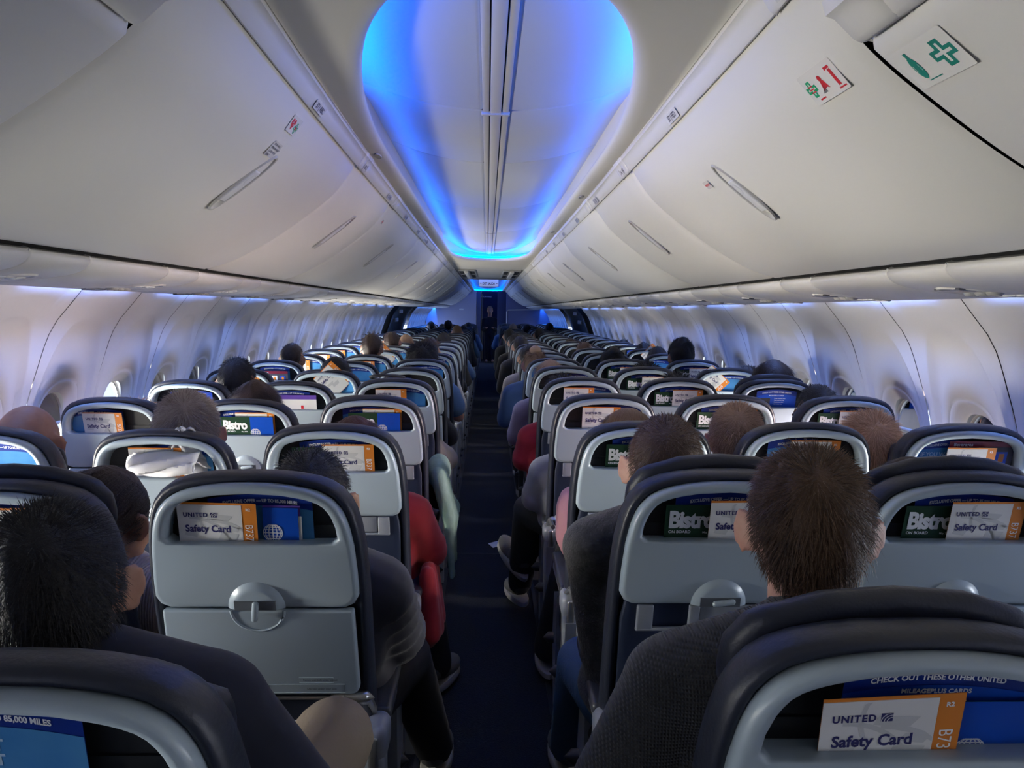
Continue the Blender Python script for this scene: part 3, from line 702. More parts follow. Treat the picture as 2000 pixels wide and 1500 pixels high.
def st_fr(m):
    cross(m, .03, 0, .024, .009, 3); m.ell((-.034, -.002, .001), (.0085, .022, .0004), 3, n=10, m=12); m.box((-.034, .02, .0007), (.006, .016, .0002), 3); m.box((-.034, -.002, .0012), (.012, .012, .0002), 0); m.box((-.02, -.028, .0007), (.03, .002, .0002), 3)
def st_l(m):
    cross(m, .018, -.004, .015, .0055, 2); m.box((.018, -.004, .0007), (.010, .008, .0002), 1)
    m.add([(-.016, -.016, .0007), (-.032, .004, .0007), (-.030, .013, .0007), (-.022, .015, .0007), (-.016, .009, .0007), (-.010, .015, .0007), (-.002, .013, .0007), (0, .004, .0007)], [tuple(range(8))], 1)
    m.add([(-.03, .0, .0012), (-.016, .005, .0012), (-.014, -.004, .0012), (0, .003, .0012), (-.014, 0, .0012), (-.018, .008, .0012)], [(0, 1, 2, 3, 4, 5)], 0)
def st_t(m):
    t_ = MB()
    for k, q in enumerate(('STOW SMALL', 'ITEMS IN FRONT', 'CLOSE DOOR', 'FIRMLY')): text(t_, q, .0085, -.026, .012-.011*k, 0, bold=.03)
    m.add([(v[0], v[2], .0007) for v in t_.v], t_.f, 4)
def st_s(m):
    t_ = MB(); text(t_, 'FIRE EXT', .010, 0, -.003, 0, bold=.05, just='CENTER'); m.add([(v[0], v[2], .0007) for v in t_.v], t_.f, 1)
sticker(1, 1611, 160, .125, .064, 0, st_r, 'clear sticker on right bin with green cross, red figure and red extinguisher')
sticker(1, 1820, 113, .125, .075, 0, st_fr, 'sticker with teal cross and oxygen bottle on the nearest right bin')
sticker(-1, 572, 245, .078, .046, 0, st_l, 'clear sticker on left bin with red heart and green cross')
sticker(-1, 532, 291, .066, .046, 0, st_t, 'clear sticker with grey printed lines beside the left bin handle')
sticker(1, 1384, 360, .044, .028, 0, st_s, 'small sticker with red print beside the right bin handle')
sticker(-1, 746, 433, .044, .022, 0, st_s, 'small red printed sticker on the third left bin')
# ceiling: white surround with long openings, lip, hidden shelf and blue strip; inverted-dome panels above
def opening(y0, yr0, yr1, y1, ax, n, N=128, p1=2.0, p2=2.6):
    # near end yr0..y0 rounded (exponent p1), far end yr1..y1
    P = []
    q = N//4
    def side(sg):
        L = []
        for i in range(q+1):
            a = PI/2*(1-i/q); L.append((sg*ax*abs(math.cos(a))**(2/p1), yr0-(yr0-y0)*abs(math.sin(a))**(2/p1)))
        for i in range(1, q): L.append((sg*ax, yr0+(yr1-yr0)*i/q))
        for i in range(q+1):
            a = PI/2*i/q; L.append((sg*ax*abs(math.cos(a))**(2/p2), yr1+(y1-yr1)*abs(math.sin(a))**(2/p2)))
        return L
    Rr = side(1); Ll = side(-1); return Rr+Ll[::-1][1:-1]
def ceiling(P, cy, ya, yb, name, led, g0=.466):
    n = len(P); mb = MB(); Q = []
    for (x, y) in P:
        c0 = min(max(y, cy[0]), cy[1]); dx, dy = x, (y-c0)*1.0
        if abs(dy) < 1e-6: Q.append((math.copysign(g0+shift(y), x), y)); continue
        L = math.hypot(dx, dy); dx /= L; dy /= L
        t1 = (g0)/max(abs(dx), 1e-6); t2 = ((yb-c0) if dy > 0 else (c0-ya))/abs(dy); t = min(t1, t2)
        yy = c0+dy*t; xx = dx*t; xx = math.copysign(min(abs(xx), g0+shift(yy)), xx); Q.append((xx, yy))
    # make sure the four rectangle corners are met
    for cx_, cy_ in ((1, ya), (-1, ya), (1, yb), (-1, yb)):
        tx, ty = cx_*(g0+shift(cy_)), cy_; i = min(range(n), key=lambda k: (Q[k][0]-tx)**2+(Q[k][1]-ty)**2*.05); Q[i] = (tx, ty)
    rows = []
    def ring(dist, z):
        r = []
        for i, ((x, y), (qx, qy)) in enumerate(zip(P, Q)):
            a = Vector(P[i-1]); b = Vector(P[(i+1) % n]); tg = (b-a).normalized(); nr = Vector((tg.y, -tg.x))
            if nr.dot(Vector((x, y-min(max(y, cy[0]), cy[1])))) < 0: nr = -nr
            L = math.hypot(qx-x, qy-y); dd = min(dist, L*.95) if dist > 0 else dist
            if dist <= 0 or dist > .12 or True: d = Vector((qx-x, qy-y)).normalized() if L > 1e-4 else nr
            use = nr if dist < .05 else (nr*.5+d*.5).normalized()
            r.append((x+use.x*dd, y+use.y*dd, z))
        return r
    for d, z in ((.12, 2.30), (.12, 2.06), (.02, 2.058), (.004, 2.056), (0, 2.048), (.003, 2.038), (.010, 2.030), (.022, 2.0245), (.038, 2.022), (.052, 2.0215)):
        rows.append([(x, y, z) for (x, y, _) in ring(d, z)])
    last = rows[-1]
    for f in (.25, .5, .75, .93): rows.append([(a[0]+(b[0]-a[0])*f, a[1]+(b[1]-a[1])*f, 2.0215) for a, b in zip(last, Q)])
    rows.append([(q[0], q[1], 2.018) for q in Q]); rows.append([(q[0]+math.copysign(.008, q[0]), q[1], 2.03) for q in Q])
    mb.grid(rows, cv=True); struct(mb.obj(name, CEIL, angle=60))
    l = MB(); a = ring(.065, 2.062); b = ring(.10, 2.085); l.grid([a, b], cv=True)
    o = l.obj('cove_light_strip', mat('blue_led_%s' % name, (.02, .2, .8), .5, emit=(led[0], led[1])), smooth=False); return o
o = ceiling(opening(1.33, 3.1, 7.3, 8.7, .392, 0, p1=2.5), (2.9, 7.5), YA-.2, 11.0, 'ceiling', ((.0, .135, 1.0), 30))
tag(o, 'blue light strip hidden behind the lip of the long ceiling dome nearest the camera', 'light strip')
o = ceiling(opening(13.75, 14.1, 22.0, 22.8, .392, 0, p1=4, p2=4), (14.0, 22.0), 11.0, 24.0, 'ceiling_front', ((.0, .13, 1.0), 20))
tag(o, 'blue light strip of the far small ceiling dome above the exit sign', 'light strip')
# upper deck behind everything
mb = MB(); mb.grid([[(-1.2, y, 2.32), (1.2, y, 2.32)] for y in (YA-.3, 25)]); mb.add([(-1.9, YA-.3, 0), (1.9, YA-.3, 0), (1.9, YA-.3, 2.4), (-1.9, YA-.3, 2.4)], [(0, 1, 2, 3)]); mb.add([(-1.9, 25, 0), (1.9, 25, 0), (1.9, 25, 2.4), (-1.9, 25, 2.4)], [(0, 1, 2, 3)])
for s in (-1, 1): mb.grid([[(s*1.2, y, 2.32), (s*1.5, y, 1.95)] for y in (YA-.3, 25)])
struct(mb.obj('wall_back', DARK, smooth=False))
def zdome(x): return 2.117+.066*(abs(x)/.39)**2.2
k = 0
for ya, yb in ((-.5, 1.05), (1.05, 2.57), (2.57, 3.46), (3.46, 4.99), (4.99, 6.45), (6.45, 8.2), (8.2, 9.7), (13.0, 15.9), (15.9, 18.9), (18.9, 21.9), (21.9, 23.8)):
    mb = MB()
    for sg in (-1, 1):
        ys = [(ya, .007), (ya+.005, .002), (ya+.012, 0), ((ya+yb)/2, 0), (yb-.012, 0), (yb-.005, .002), (yb, .007)]
        xs = [.042, .046, .055]+[.08+.48*i/18 for i in range(19)]
        mb.grid([[(sg*x, y, zdome(x)+e+(.004 if x < .045 else 0)) for x in xs] for y, e in ys])
    k += 1; struct(mb.obj('ceiling_panel', PANEL, angle=60))
mb = MB()
for ya, yb in ((-.5, 2.56), (2.575, 6.44), (6.46, 9.7), (13.0, 23.8)):
    for x0, x1, z in ((-.042, -.0215, 2.110), (-.0175, .0175, 2.106), (.0215, .042, 2.110)):
        mb.grid([[(x0, y, z+.01), (x0, y, z+.001), (x0+.002, y, z), (x1-.002, y, z), (x1, y, z+.001), (x1, y, z+.01)] for y in (ya, yb)])
struct(mb.obj('trim_14', BIN2, angle=30))
mb = MB(); mb.grid([[(-.05, y, 2.121), (.05, y, 2.121)] for y in (-.5, 23.8)]); struct(mb.obj('trim_15', BLACK, smooth=False))
mb = MB(); mb.rbox((0, 2.568, 2.108), (.092, .02, .012), .003); struct(mb.obj('trim_16', BIN2))
# seams and small ovals of the cove panels
mb = MB()
for s in (-1, 1):
    for y in (2.2, 3.1, 4.6, 6.2):
        pass
for s, y in ((-1, 2.85), (1, 3.75), (-1, 5.2), (1, 5.4)):
    m_ = MB(); rows = [[(fx*math.cos(a), fy*math.sin(a), z) for a in [2*PI*i/20 for i in range(20)]] for fx, fy, z in ((.045, .013, -.001), (.044, .012, .0025), (.04, .009, .0015))]; m_.grid(rows, cv=True); m_.loop_fill(rows[-1])
    o = m_.obj('ceiling_grommet', mat('grommet', (.33, .32, .31), .4)); frame(o, Vector((s*(.43+shift(y)*.5), y, 2.0205)), Vector((0, 1, 0)), Vector((1, 0, 0)), Vector((0, 0, -1)))
    tag(o, 'small oval cover on the %s ceiling edge, %s' % ('left' if s < 0 else 'right', 'nearer the camera' if y < 4 else 'farther along'), 'cover')
# low ceiling between the domes: boxes with dark slots, exit sign beyond
for s in (-1, 1):
    e = empty('ceiling_compartment', (s*.31, 11.6, 2.02)); tag(e, 'flush ceiling compartment with dark slots on the %s, before the exit sign' % ('left' if s < 0 else 'right'), 'ceiling unit')
    m_ = MB(); m_.rbox((0, 0, -.006), (.24, 2.4, .02), .006); m_.obj('panel', mat('compartment', (.40, .39, .36), .4), e)
    m_ = MB(); [m_.box((x, y, -.018), (.055, .75, .004)) for x in (-.075, .075) for y in (-.6, .5)]; m_.obj('slot', BLACK, e, smooth=False)
    m_ = MB(); m_.rbox((-.0, -.1, -.03), (.055, 2.0, .035), .012); m_.obj('light_cover', BIN2, e)
e = empty('exit_sign', (0, 14.5, 2.0)); tag(e, 'pale hanging exit sign with dark red letters and arrows in the far blue dome', 'sign')
m_ = MB(); m_.rbox((0, 0, 0), (.36, .05, .15), .012); m_.obj('sign_box', mat('sign_box', (.8, .82, .85), .4, emit=((.55, .6, .75), .35)), e)
m_ = MB(); text(m_, 'EXIT SALIDA', .062, 0, -.045, 0, y=-.0256, bold=.03, just='CENTER', sx=.66)
for s in (-1, 1): m_.add([(s*.165, -.0256, -.02), (s*.148, -.0256, -.008), (s*.148, -.0256, -.032)], [(0, 1, 2)]); m_.box((s*.142, -.0256, -.02), (.016, .0004, .008))
m_.obj('lettering', mat('sign_red', (.14, .01, .02), .5), e, smooth=False)
m_ = MB(); m_.rbox((0, 1.5, .03), (.06, .03, .07), .01); m_.obj('lamp', mat('lamp_white', (.6, .65, .7), .4), e) if 0 else None
# front bulkheads and the dark partition beyond the aisle
BULK = mat('bulkhead_grey', (.36, .36, .47), .55); BULK2 = mat('bulkhead_blue', (.10, .11, .21), .55)
def bulk(x0, x1, y, z1, m_, name, lean=0):
    b = MB(); b.rbox(((x0+x1)/2, y, z1/2), (abs(x1-x0), .04, z1), .015, 0); return struct(b.obj(name, m_))
bulk(-1.72, -.33, 21.45, 2.02, BULK, 'wall_front_left'); bulk(-.33, -.21, 21.9, 2.02, mat('bulkhead_edge', (.20, .22, .34), .5), 'wall_front_jamb')
bulk(.50, 1.72, 21.45, 2.02, BULK2, 'wall_front_right'); bulk(.26, .56, 21.7, 2.02, mat('bulkhead_navy', (.035, .045, .12), .6), 'wall_front_edge')
bulk(-.19, .28, 22.6, 2.03, mat('partition_navy', (.012, .022, .085), .6), 'door_3')
b = MB(); b.box((-.20, 22.3, 1.0), (.012, .3, 2.0), 0); b.box((-.165, 22.5, 1.0), (.02, .02, 1.9), 0); struct(b.obj('trim_17', mat('frame_cream', (.40, .38, .30), .5), smooth=False))
b = MB(); b.tube([(.52, 21.42, .9), (.52, 21.42, 1.46), (.56, 21.42, 1.50), (1.4, 21.42, 1.52)], .012); struct(b.obj('trim_18', BIN2))
o = MB(); o.rbox((0, 0, 0), (.11, .004, .035), .006); text(o, 'United', .024, 0, -.008, 1, y=-.0022, just='CENTER'); o = o.obj('bulkhead_label', [TXTW, BULK2], smooth=False); o.location = (-.74, 21.425, 1.50); tag(o, 'small white label on the grey front bulkhead, left of the aisle', 'label')
o = MB(); text(o, 'TO FORWARD', .055, 0, 0, 0, just='CENTER', bold=.03); o = o.obj('door_lettering', TXTW, smooth=False); o.location = (-.08, 22.577, 1.86); tag(o, 'small white lettering at the top of the dark blue partition', 'lettering')
# far reading: faint glow lamp on the side-wall door frames
# ---------------------------------------------------------------- seats
def shear(z): return (1.13-z)*.24 if z > .3 else .2
def sheared(mb, k=1):
    mb.v = [(x, y+shear(z)*k, z) for x, y, z in mb.v]; return mb
HW = [(.872, .199), (.95, .197), (1.005, .193), (1.04, .187), (1.065, .180), (1.085, .170), (1.102, .155), (1.115, .135), (1.124, .11), (1.131, .075), (1.135, .04), (1.136, 0)]
def outline(grow=0, zb=.872, r=.03, dz=0, wb=None, n=6):
    """closed outline (x, z), counter-clockwise from the bottom centre"""
    h = [(z+dz+(grow if z > 1.0 else 0)*min(1, (z-1.0)/.12 if z > 1 else 0), w_+grow) for z, w_ in HW if z >= zb+r or z > .95]
    bot = [((wb or (HW[0][1]+grow))-r+r*math.sin(PI/2*i/n), zb+r-r*math.cos(PI/2*i/n)) for i in range(n+1)]
    R = [(0.0, zb), (bot[0][0]*.5, zb)]+bot+[(w_, z) for z, w_ in h if z > zb+r+.004]
    return R[:-1]+[R[-1]]+[(-x, z) for x, z in reversed(R[1:-1])]
def resample(P, angs, c):
    """outline points hit by rays from c at the given angles"""
    out = []; n = len(P)
    for a in angs:
        d = (math.cos(a), math.sin(a)); best = None
        for i in range(n):
            x0, z0 = P[i][0]-c[0], P[i][1]-c[1]; x1, z1 = P[(i+1) % n][0]-c[0], P[(i+1) % n][1]-c[1]; ex, ez = x1-x0, z1-z0
            den = d[0]*ez-d[1]*ex
            if abs(den) < 1e-9: continue
            t = (x0*ez-z0*ex)/den; u = (x0*d[1]-z0*d[0])/den
            if t > 0 and -1e-6 <= u <= 1+1e-6 and (best is None or t > best): best = t
        out.append((c[0]+d[0]*best, c[1]+d[1]*best))
    return out
def pillow(P, layers, mi=0, c=None, mb=None, close=True):
    """rings of outline P inset by d at depth y: layers = [(d, y)...]"""
    mb = mb or MB(); n = len(P); N = []
    for i in range(n):
        a = Vector(P[i-1]); b = Vector(P[(i+1) % n]); t = (b-a); t = t.normalized() if t.length > 1e-7 else Vector((1, 0)); N.append(Vector((t.y, -t.x)))
    rows = [[(p[0]-q.x*d, y, p[1]-q.y*d) for p, q in zip(P, N)] for d, y in layers]
    mb.grid(rows, mi, cv=True)
    if close: mb.loop_fill(rows[0], mi); mb.loop_fill(rows[-1], mi)
    return mb
ANG = [2*PI*i/88 for i in range(88)]
OPEN = [(-.163, 1.022), (-.161, 1.016), (-.155, 1.0125), (-.12, 1.012), (0, 1.0125), (.12, 1.012), (.155, 1.0125), (.161, 1.016), (.163, 1.022), (.160, 1.045), (.152, 1.068), (.142, 1.084), (.126, 1.096), (.10, 1.104), (.06, 1.111), (0, 1.114), (-.06, 1.111), (-.10, 1.104), (-.126, 1.096), (-.142, 1.084), (-.152, 1.068), (-.160, 1.045)]
CC = (0, 1.045)
# upper shell with the literature opening
def build_shell():
    Po = resample(outline(), ANG, CC); Pi = resample(OPEN, ANG, CC); mb = MB(); rows = []
    def between(mode, d, y):
        r = []
        for o, i in zip(Po, Pi):
            dx, dz = i[0]-o[0], i[1]-o[1]; L = math.hypot(dx, dz); k = min(d, L*.48)/L; k = k if mode == 'o' else 1-k
            r.append((o[0]+dx*k, y, o[1]+dz*k))
        return r
    rows += [between('o', .004, .034), between('o', 0, .026), between('o', 0, .010), between('o', .003, .004), between('o', .008, .0005), between('o', .013, 0), between('i', .0125, 0), between('i', .007, .001), between('i', .003, .004), between('i', .0005, .009), between('i', 0, .02)]
    rows.append([(p[0]*1.01, .05, CC[1]+(p[1]-CC[1])*1.02) for p in Pi])
    mb.grid(rows, cv=True)
    return sheared(mb)
def build_pocket():
    mb = MB(); rows = [[(p[0]*1.01, .05, CC[1]+(p[1]-CC[1])*1.02) for p in OPEN]]; mb.loop_fill(rows[0]); mb.box((0, .048, .98), (.33, .004, .12)); return sheared(mb)
def build_hood():
    mb = MB(); rows = []; R = .056
    for i in range(9):
        t = i/8; rr = R*(1-t*.40) if i else R
        y = -.011*math.sin(min(1, t*1.15)*PI/2); rows.append([(rr*math.cos(a), y, .874+rr*1.02*math.sin(a)) for a in [PI*j/24 for j in range(25)]])
    rows.append([(.012*math.cos(a), -.0125, .874+.012*math.sin(a)) for a in [PI*j/24 for j in range(25)]]); rows.append([(0, -.0127, .876) for a in range(25)])
    mb.grid(rows); return sheared(mb)
def build_latch(open_):
    mb = MB(); T = Matrix.Rotation(math.radians(82 if open_ else 8), 3, 'Y'); c = (0.006 if open_ else .0, -.017, .884 if open_ else .872)
    mb.rbox(c, (.013, .012, .046), .006, M=T); return sheared(mb)
def build_latch_shade():  # raised block; its darker colour stands in for shade in the recess
    mb = MB(); mb.box((0, -.0105, .8835), (.080, .006, .020)); return sheared(mb)
def build_tray():
    w0, w1 = .192, .200; P = []
    for (cx, cz, a0, r) in ((w0-.02, .667+.02, -PI/2, .02), (w1-.018, .868-.006, 0, .006)):
        for i in range(6): a = a0+PI/2*i/5; P.append((cx+r*math.cos(a), cz+r*math.sin(a)))
    P = P+[(-x, z) for x, z in reversed(P)]
    mb = pillow(P, [(.003, .022), (0, .018), (0, .006), (.002, .002), (.006, 0)])
    # bowl under the latch
    mb.tube([(.052*math.cos(a), -.0005, .868+.046*math.sin(a)) for a in [PI+PI*i/20 for i in range(21)]], .0032, m=6)
    for (cx, cz, w_, h) in ((.105, .704, .07, .012), (.085, .684, .155, .020)):
        q = [(cx+sx*w_/2, -.0002, cz+sz*h/2) for sx, sz in ((1, 1), (-1, 1), (-1, -1), (1, -1))]; mb.tube(q, .0009, m=5, closed=True)
    text(mb, 'Fasten seat belt while seated', .006, .078, .7025, 1, y=-.0003, bold=0); text(mb, 'Life vest under your seat', .006, .085, .6815, 1, y=-.0003, bold=0)
    return sheared(mb)
def build_trayarm():
    mb = MB(); mb.tube([(-.19, .015, .652), (.13, .015, .652)], .0045); mb.cap((.13, .015, .652), (.16, .015, .652), .007, .014, n=1); mb.cap((.16, .015, .652), (.205, .015, .652), .0155, .0155, n=1)
    for s in (-1, 1): mb.tube([(s*.207, .015, .655), (s*.212, .03, .62), (s*.212, .06, .52), (s*.21, .09, .42)], .009)
    return sheared(mb)
def build_cushion():
    P = outline(grow=.014, zb=.33, r=.05, wb=.215); P = [(x, z) for x, z in P]
    # widen gently to the lower back
    return sheared(pillow(P, [(.050, .057), (.032, .052), (.022, .034), (.014, .022), (.008, .0205), (.002, .025), (-.002, .036), (-.004, .058), (0, .075), (.008, .088), (.022, .095), (.05, .098)]))
def build_lower():
    mb = MB(); P = [(-.175, .40), (.175, .40), (.188, .6), (.193, .88), (-.193, .88), (-.188, .6)]; P = resample(P, [2*PI*i/48 for i in range(48)], (0, .64))
    pillow(P, [(.0, .028), (.0, .018), (.004, .014), (.02, .013)], mb=mb); return sheared(mb)
def build_bracket():
    mb = MB()
    for x, w_ in ((-.145, .034), (-.045, .022), (.145, .034)): mb.rbox((x, .006, .842), (w_, .012, .058), .004)
    mb.rbox((0, .006, .815), (.325, .012, .008), .003); mb.rbox((.045, .009, .845), (.16, .008, .05), .003); return sheared(mb)
def build_seat():
    mb = MB(); mb.rbox((0, .33, .415), (.425, .44, .10), .04, k=5); return mb
def build_frame():
    mb = MB(); mb.rbox((0, .33, .345), (.40, .42, .04), .012); mb.cap((-.24, .2, .31), (.24, .2, .31), .02, .02, n=1); mb.cap((-.24, .46, .31), (.24, .46, .31), .02, .02, n=1); return mb
def build_leg():
    mb = MB(); mb.rbox((.17, .22, .15), (.03, .05, .30), .01); mb.rbox((.17, .44, .15), (.03, .05, .30), .01, M=Matrix.Rotation(.25, 3, 'X')); mb.rbox((.17, .34, .02), (.035, .4, .03), .01); return mb
def build_headrest(raised):
    mb = MB(); h = .145 if raised else .12; P = [(-.172, 0), (.172, 0), (.182, .03), (.18, .075), (.155, h-.03), (.08, h-.006), (0, h), (-.08, h-.006), (-.155, h-.03), (-.18, .075), (-.182, .03)]
    P = resample(P, [2*PI*i/64 for i in range(64)], (0, .06)); z0 = 1.01; P = [(x, z+z0) for x, z in P]
    pillow(P, [(.02, .082), (.006, .086), (0, .096), (0, .108), (.006, .120), (.02, .127), (.05, .125)], mb=mb)
    mb.v = [(x, y+max(0, abs(x)-.13)*.25, z) for x, y, z in mb.v]; return sheared(mb)
def build_arm(s):
    """armrest on side s; pad, hinge housing, insert"""
    pad = MB(); rows = []
    pad.rbox((s*.0, .36, .588), (.046, .36, .028), .010, k=4); pad.v = [((x*(1-.18*(y-.36)/.2)), y, z) for x, y, z in pad.v]
    hs = MB(); hs.rbox((0, .135, .565), (.056, .10, .075), .022, k=4); hs.rbox((0, .34, .562), (.040, .33, .03), .008); hs.rbox((0, .115, .46), (.048, .055, .17), .01); hs.rbox((0, .14, .36), (.04, .06, .14), .01)
    ins = MB(); ins.rbox((0, .094, .552), (.024, .022, .075), .008); return pad, hs, ins
SM = {}
def reg(n_, mb, m_, angle=45): SM[n_] = mb.mesh(n_, m_, True, angle)
reg('back_shell', build_shell(), SHELL, 50); reg('literature_pocket', build_pocket(), POCKET); reg('latch_hood', build_hood(), SHELL, 60); reg('latch_recess_shade', build_latch_shade(), mat('latch_recess_shade', (.10, .115, .135), .5))
reg('latch', build_latch(0), SHELL); reg('latch_open', build_latch(1), SHELL); reg('tray_table', build_tray(), [SHELL, DARK], 55); reg('tray_arm', build_trayarm(), ALU)
reg('backrest', build_cushion(), NAVY, 60); reg('back_cover', build_lower(), NAVY2); reg('magazine_holder', build_bracket(), GREYP); reg('seat_cushion', build_seat(), NAVY); reg('seat_frame', build_frame(), DARK); reg('leg', build_leg(), ALU)
reg('headrest', build_headrest(0), NAVY, 60); reg('headrest_up', build_headrest(1), NAVY, 60)
t_ = MB(); t_.rbox((0, -.135, .672), (.40, .25, .018), .012); t_.rbox((0, -.13, .6825), (.34, .19, .003), .01); reg('tray_down', t_, SHELL)
t_ = MB()
for s in (-1, 1): t_.tube([(s*.212, -.10, .655), (s*.214, .02, .652), (s*.214, .13, .60), (s*.212, .16, .45)], .009); t_.cap((s*.17, .0, .655), (s*.21, .0, .655), .0145, .0145, n=1)
reg('tray_arm_down', t_, ALU)
a_ = build_arm(1); reg('armrest', a_[1], GREYP); reg('armrest_pad', a_[0], PAD); reg('hinge_insert', a_[2], ALU)
t_ = MB(); P = [(.06, .52), (.16, .50), (.20, .33), (.13, .10), (.09, .10), (.075, .3)]; P = [(y, z) for y, z in P]
t_.grid([[(x, y, z) for y, z in P] for x in (-.017, .017)], cv=True); t_.loop_fill([(-.017, y, z) for y, z in P]); t_.loop_fill([(.017, y, z) for y, z in P]); reg('side_panel', t_, GREYP, 30)
ORD = ['first', 'second', 'third', 'fourth', 'fifth', 'sixth', 'seventh', 'eighth', 'ninth', 'tenth', '11th', '12th', '13th', '14th', '15th', '16th', '17th', '18th', '19th', '20th', '21st', '22nd', '23rd', '24th', '25th', '26th']
CN = dict(A='left window', B='left middle', C='left aisle', D='right aisle', E='right middle', F='right window')
DOWN = {'C2', 'C3', 'C4', 'C8', 'D1', 'D2', 'D3', 'D4', 'D7', 'B2', 'B3', 'E3', 'C10', 'D9', 'B6'}
RAISED = {'D0', 'D1', 'E1', 'F4', 'B1'}
SEAT = {}
def make_seat(c, r):
    y = rowy(r); x = COLX[c]-(.02 if c+str(r) == 'D0' else 0); dy = {'D0': .05, 'C5': -.05, 'C1': -.0, 'B1': .02}.get(c+str(r), 0); k = c+str(r); dz = {'C1': .006, 'D1': .014, 'E1': .014, 'F1': .014, 'D0': 0, 'B1': -.02, 'A1': -.02, 'C0': -.01, 'E0': .02}.get(k, 0)
    if r > 1: dz = {'A': -.034, 'B': -.036, 'C': -.016}.get(c, 0)
    down = k in DOWN; up = k in RAISED
    e = empty('airline_seat', (x, y+dy, dz)); SEAT[k] = e
    st = 'tray down' if down else ('headrest raised' if up else 'tray closed')
    tag(e, 'navy and grey airline seat, %s column, %s row from the camera, %s' % (CN[c], ORD[r], st), 'airline seat', 'seats of the %s column' % CN[c])
    link('backrest', SM['backrest'], e); sh = link('back_shell', SM['back_shell'], e); link('literature_pocket', SM['literature_pocket'], sh)
    h = link('headrest', SM['headrest_up' if up else 'headrest'], e, (0, -.004 if up else .004, .02 if up else -.014))
    link('latch_hood', SM['latch_hood'], sh); link('latch', SM['latch_open' if down else 'latch'], sh)
    if r < 9: link('latch_recess_shade', SM['latch_recess_shade'], sh)
    if down:
        link('back_cover', SM['back_cover'], e); link('magazine_holder', SM['magazine_holder'], e)
        if r < 12: link('tray_table', SM['tray_down'], e); link('tray_arm', SM['tray_arm_down'], e)
    else: link('tray_table', SM['tray_table'], e); link('tray_arm', SM['tray_arm'], e)
    link('seat_cushion', SM['seat_cushion'], e)
    s = 1 if c in 'ABC' else -1; ax = s*.247
    if c == 'C': ax = .222
    if c == 'D': ax = -.205
    a = link('armrest', SM['armrest'], e, (ax, 0, 0)); link('armrest_pad', SM['armrest_pad'], a)
    if r < 14: link('hinge_insert', SM['hinge_insert'], a)
    if c in 'CD': link('side_panel', SM['side_panel'], e, (ax*1.0, .02, 0)); link('side_panel', SM['side_panel'], e, (ax*1.0, .30, -.02))
    if c in 'ACDF' and r < 14: link('leg', SM['leg'], e); link('seat_frame', SM['seat_frame'], e)
NROW = 26
for r in range(NROW):
    for c in 'ABCDEF': make_seat(c, r)
# ---------------------------------------------------------------- cards in the pockets; origin top centre, face toward -y
def plate(mb, x0, x1, z0, z1, mi, y=0, t=.0008, top=None):
    n_ = 14; up = [(x0+(x1-x0)*i/n_, z1+(top(x0+(x1-x0)*i/n_) if top else 0)) for i in range(n_+1)]
    P = up+[(x1, z0), (x0, z0)]
    fr = [(x, y, z) for x, z in P]; bk = [(x, y+t, z) for x, z in P]; mb.loop_fill(fr, mi); mb.loop_fill(bk, mi); mb.grid([fr, bk], mi, cv=True)
def logo(mb, x, z, s, mi, mj):
    mb.add([(x, -.0004, z), (x+s*1.2, -.0004, z), (x+s*1.2, -.0004, z+s), (x, -.0004, z+s)], [(0, 1, 2, 3)], mi)
    for k in range(3):
        r0, r1 = s*(.45+.28*k), s*(.55+.28*k); A = [PI/2*i/6 for i in range(7)]
        pts0 = [(x+s*1.2-min(s*1.2, r0*1.1*math.cos(a)), -.0007, z+min(s, r0*math.sin(a))) for a in A]; pts1 = [(x+s*1.2-min(s*1.2, r1*1.1*math.cos(a)), -.0007, z+min(s, r1*math.sin(a))) for a in A]; mb.grid([pts0, pts1], mj)
def safety():
    mb = MB(); plate(mb, -.075, .075, -.17, 0, 1, y=.0006); plate(mb, -.075, .047, -.168, -.004, 0, y=0)
    for k, (a0, r, w_) in enumerate(((.3, .075, .006), (.2, .12, .007), (2.4, .06, .005))):
        cx, cz = ((-.05, -.11), (-.02, -.16), (.03, -.03))[k]; A = [a0+1.3*i/10 for i in range(11)]
        mb.grid([[(max(-.074, min(.046, cx+q*math.cos(a))), -.0003, max(-.16, min(-.006, cz+q*math.sin(a)))) for a in A] for q in (r, r+w_)], 2)
    for x, z, w_, h in ((-.02, -.035, .05, .012), (-.065, -.07, .03, .012), (.0, -.078, .04, .016), (-.055, -.098, .05, .014), (.01, -.058, .034, .010), (-.03, -.12, .05, .02)):
        mb.add([(x, -.0003, z), (x+w_*.8, -.0003, z-.004), (min(.046, x+w_), -.0003, z+h-.004), (x+.006, -.0003, z+h)], [(0, 1, 2, 3)], 2)
    text(mb, 'UNITED', .0125, -.064, -.030, 3, y=-.0005, bold=.035, space=1.18, sx=.92); logo(mb, -.0125, -.031, .0105, 3, 2)
    text(mb, 'Safety Card', .0205, -.062, -.062, 3, y=-.0005, bold=.03, sx=.90)
    text(mb, 'B737', .0215, .0525, -.045, 4, y=0, rot=-PI/2, bold=.0, sx=.8); text(mb, 'R2', .008, .055, -.016, 4, y=0, bold=.04)
    return mb, [WHITE, ORANGE, PGREY, INK, TXTW]
def arch(x): return -.011*(x/.1)**2
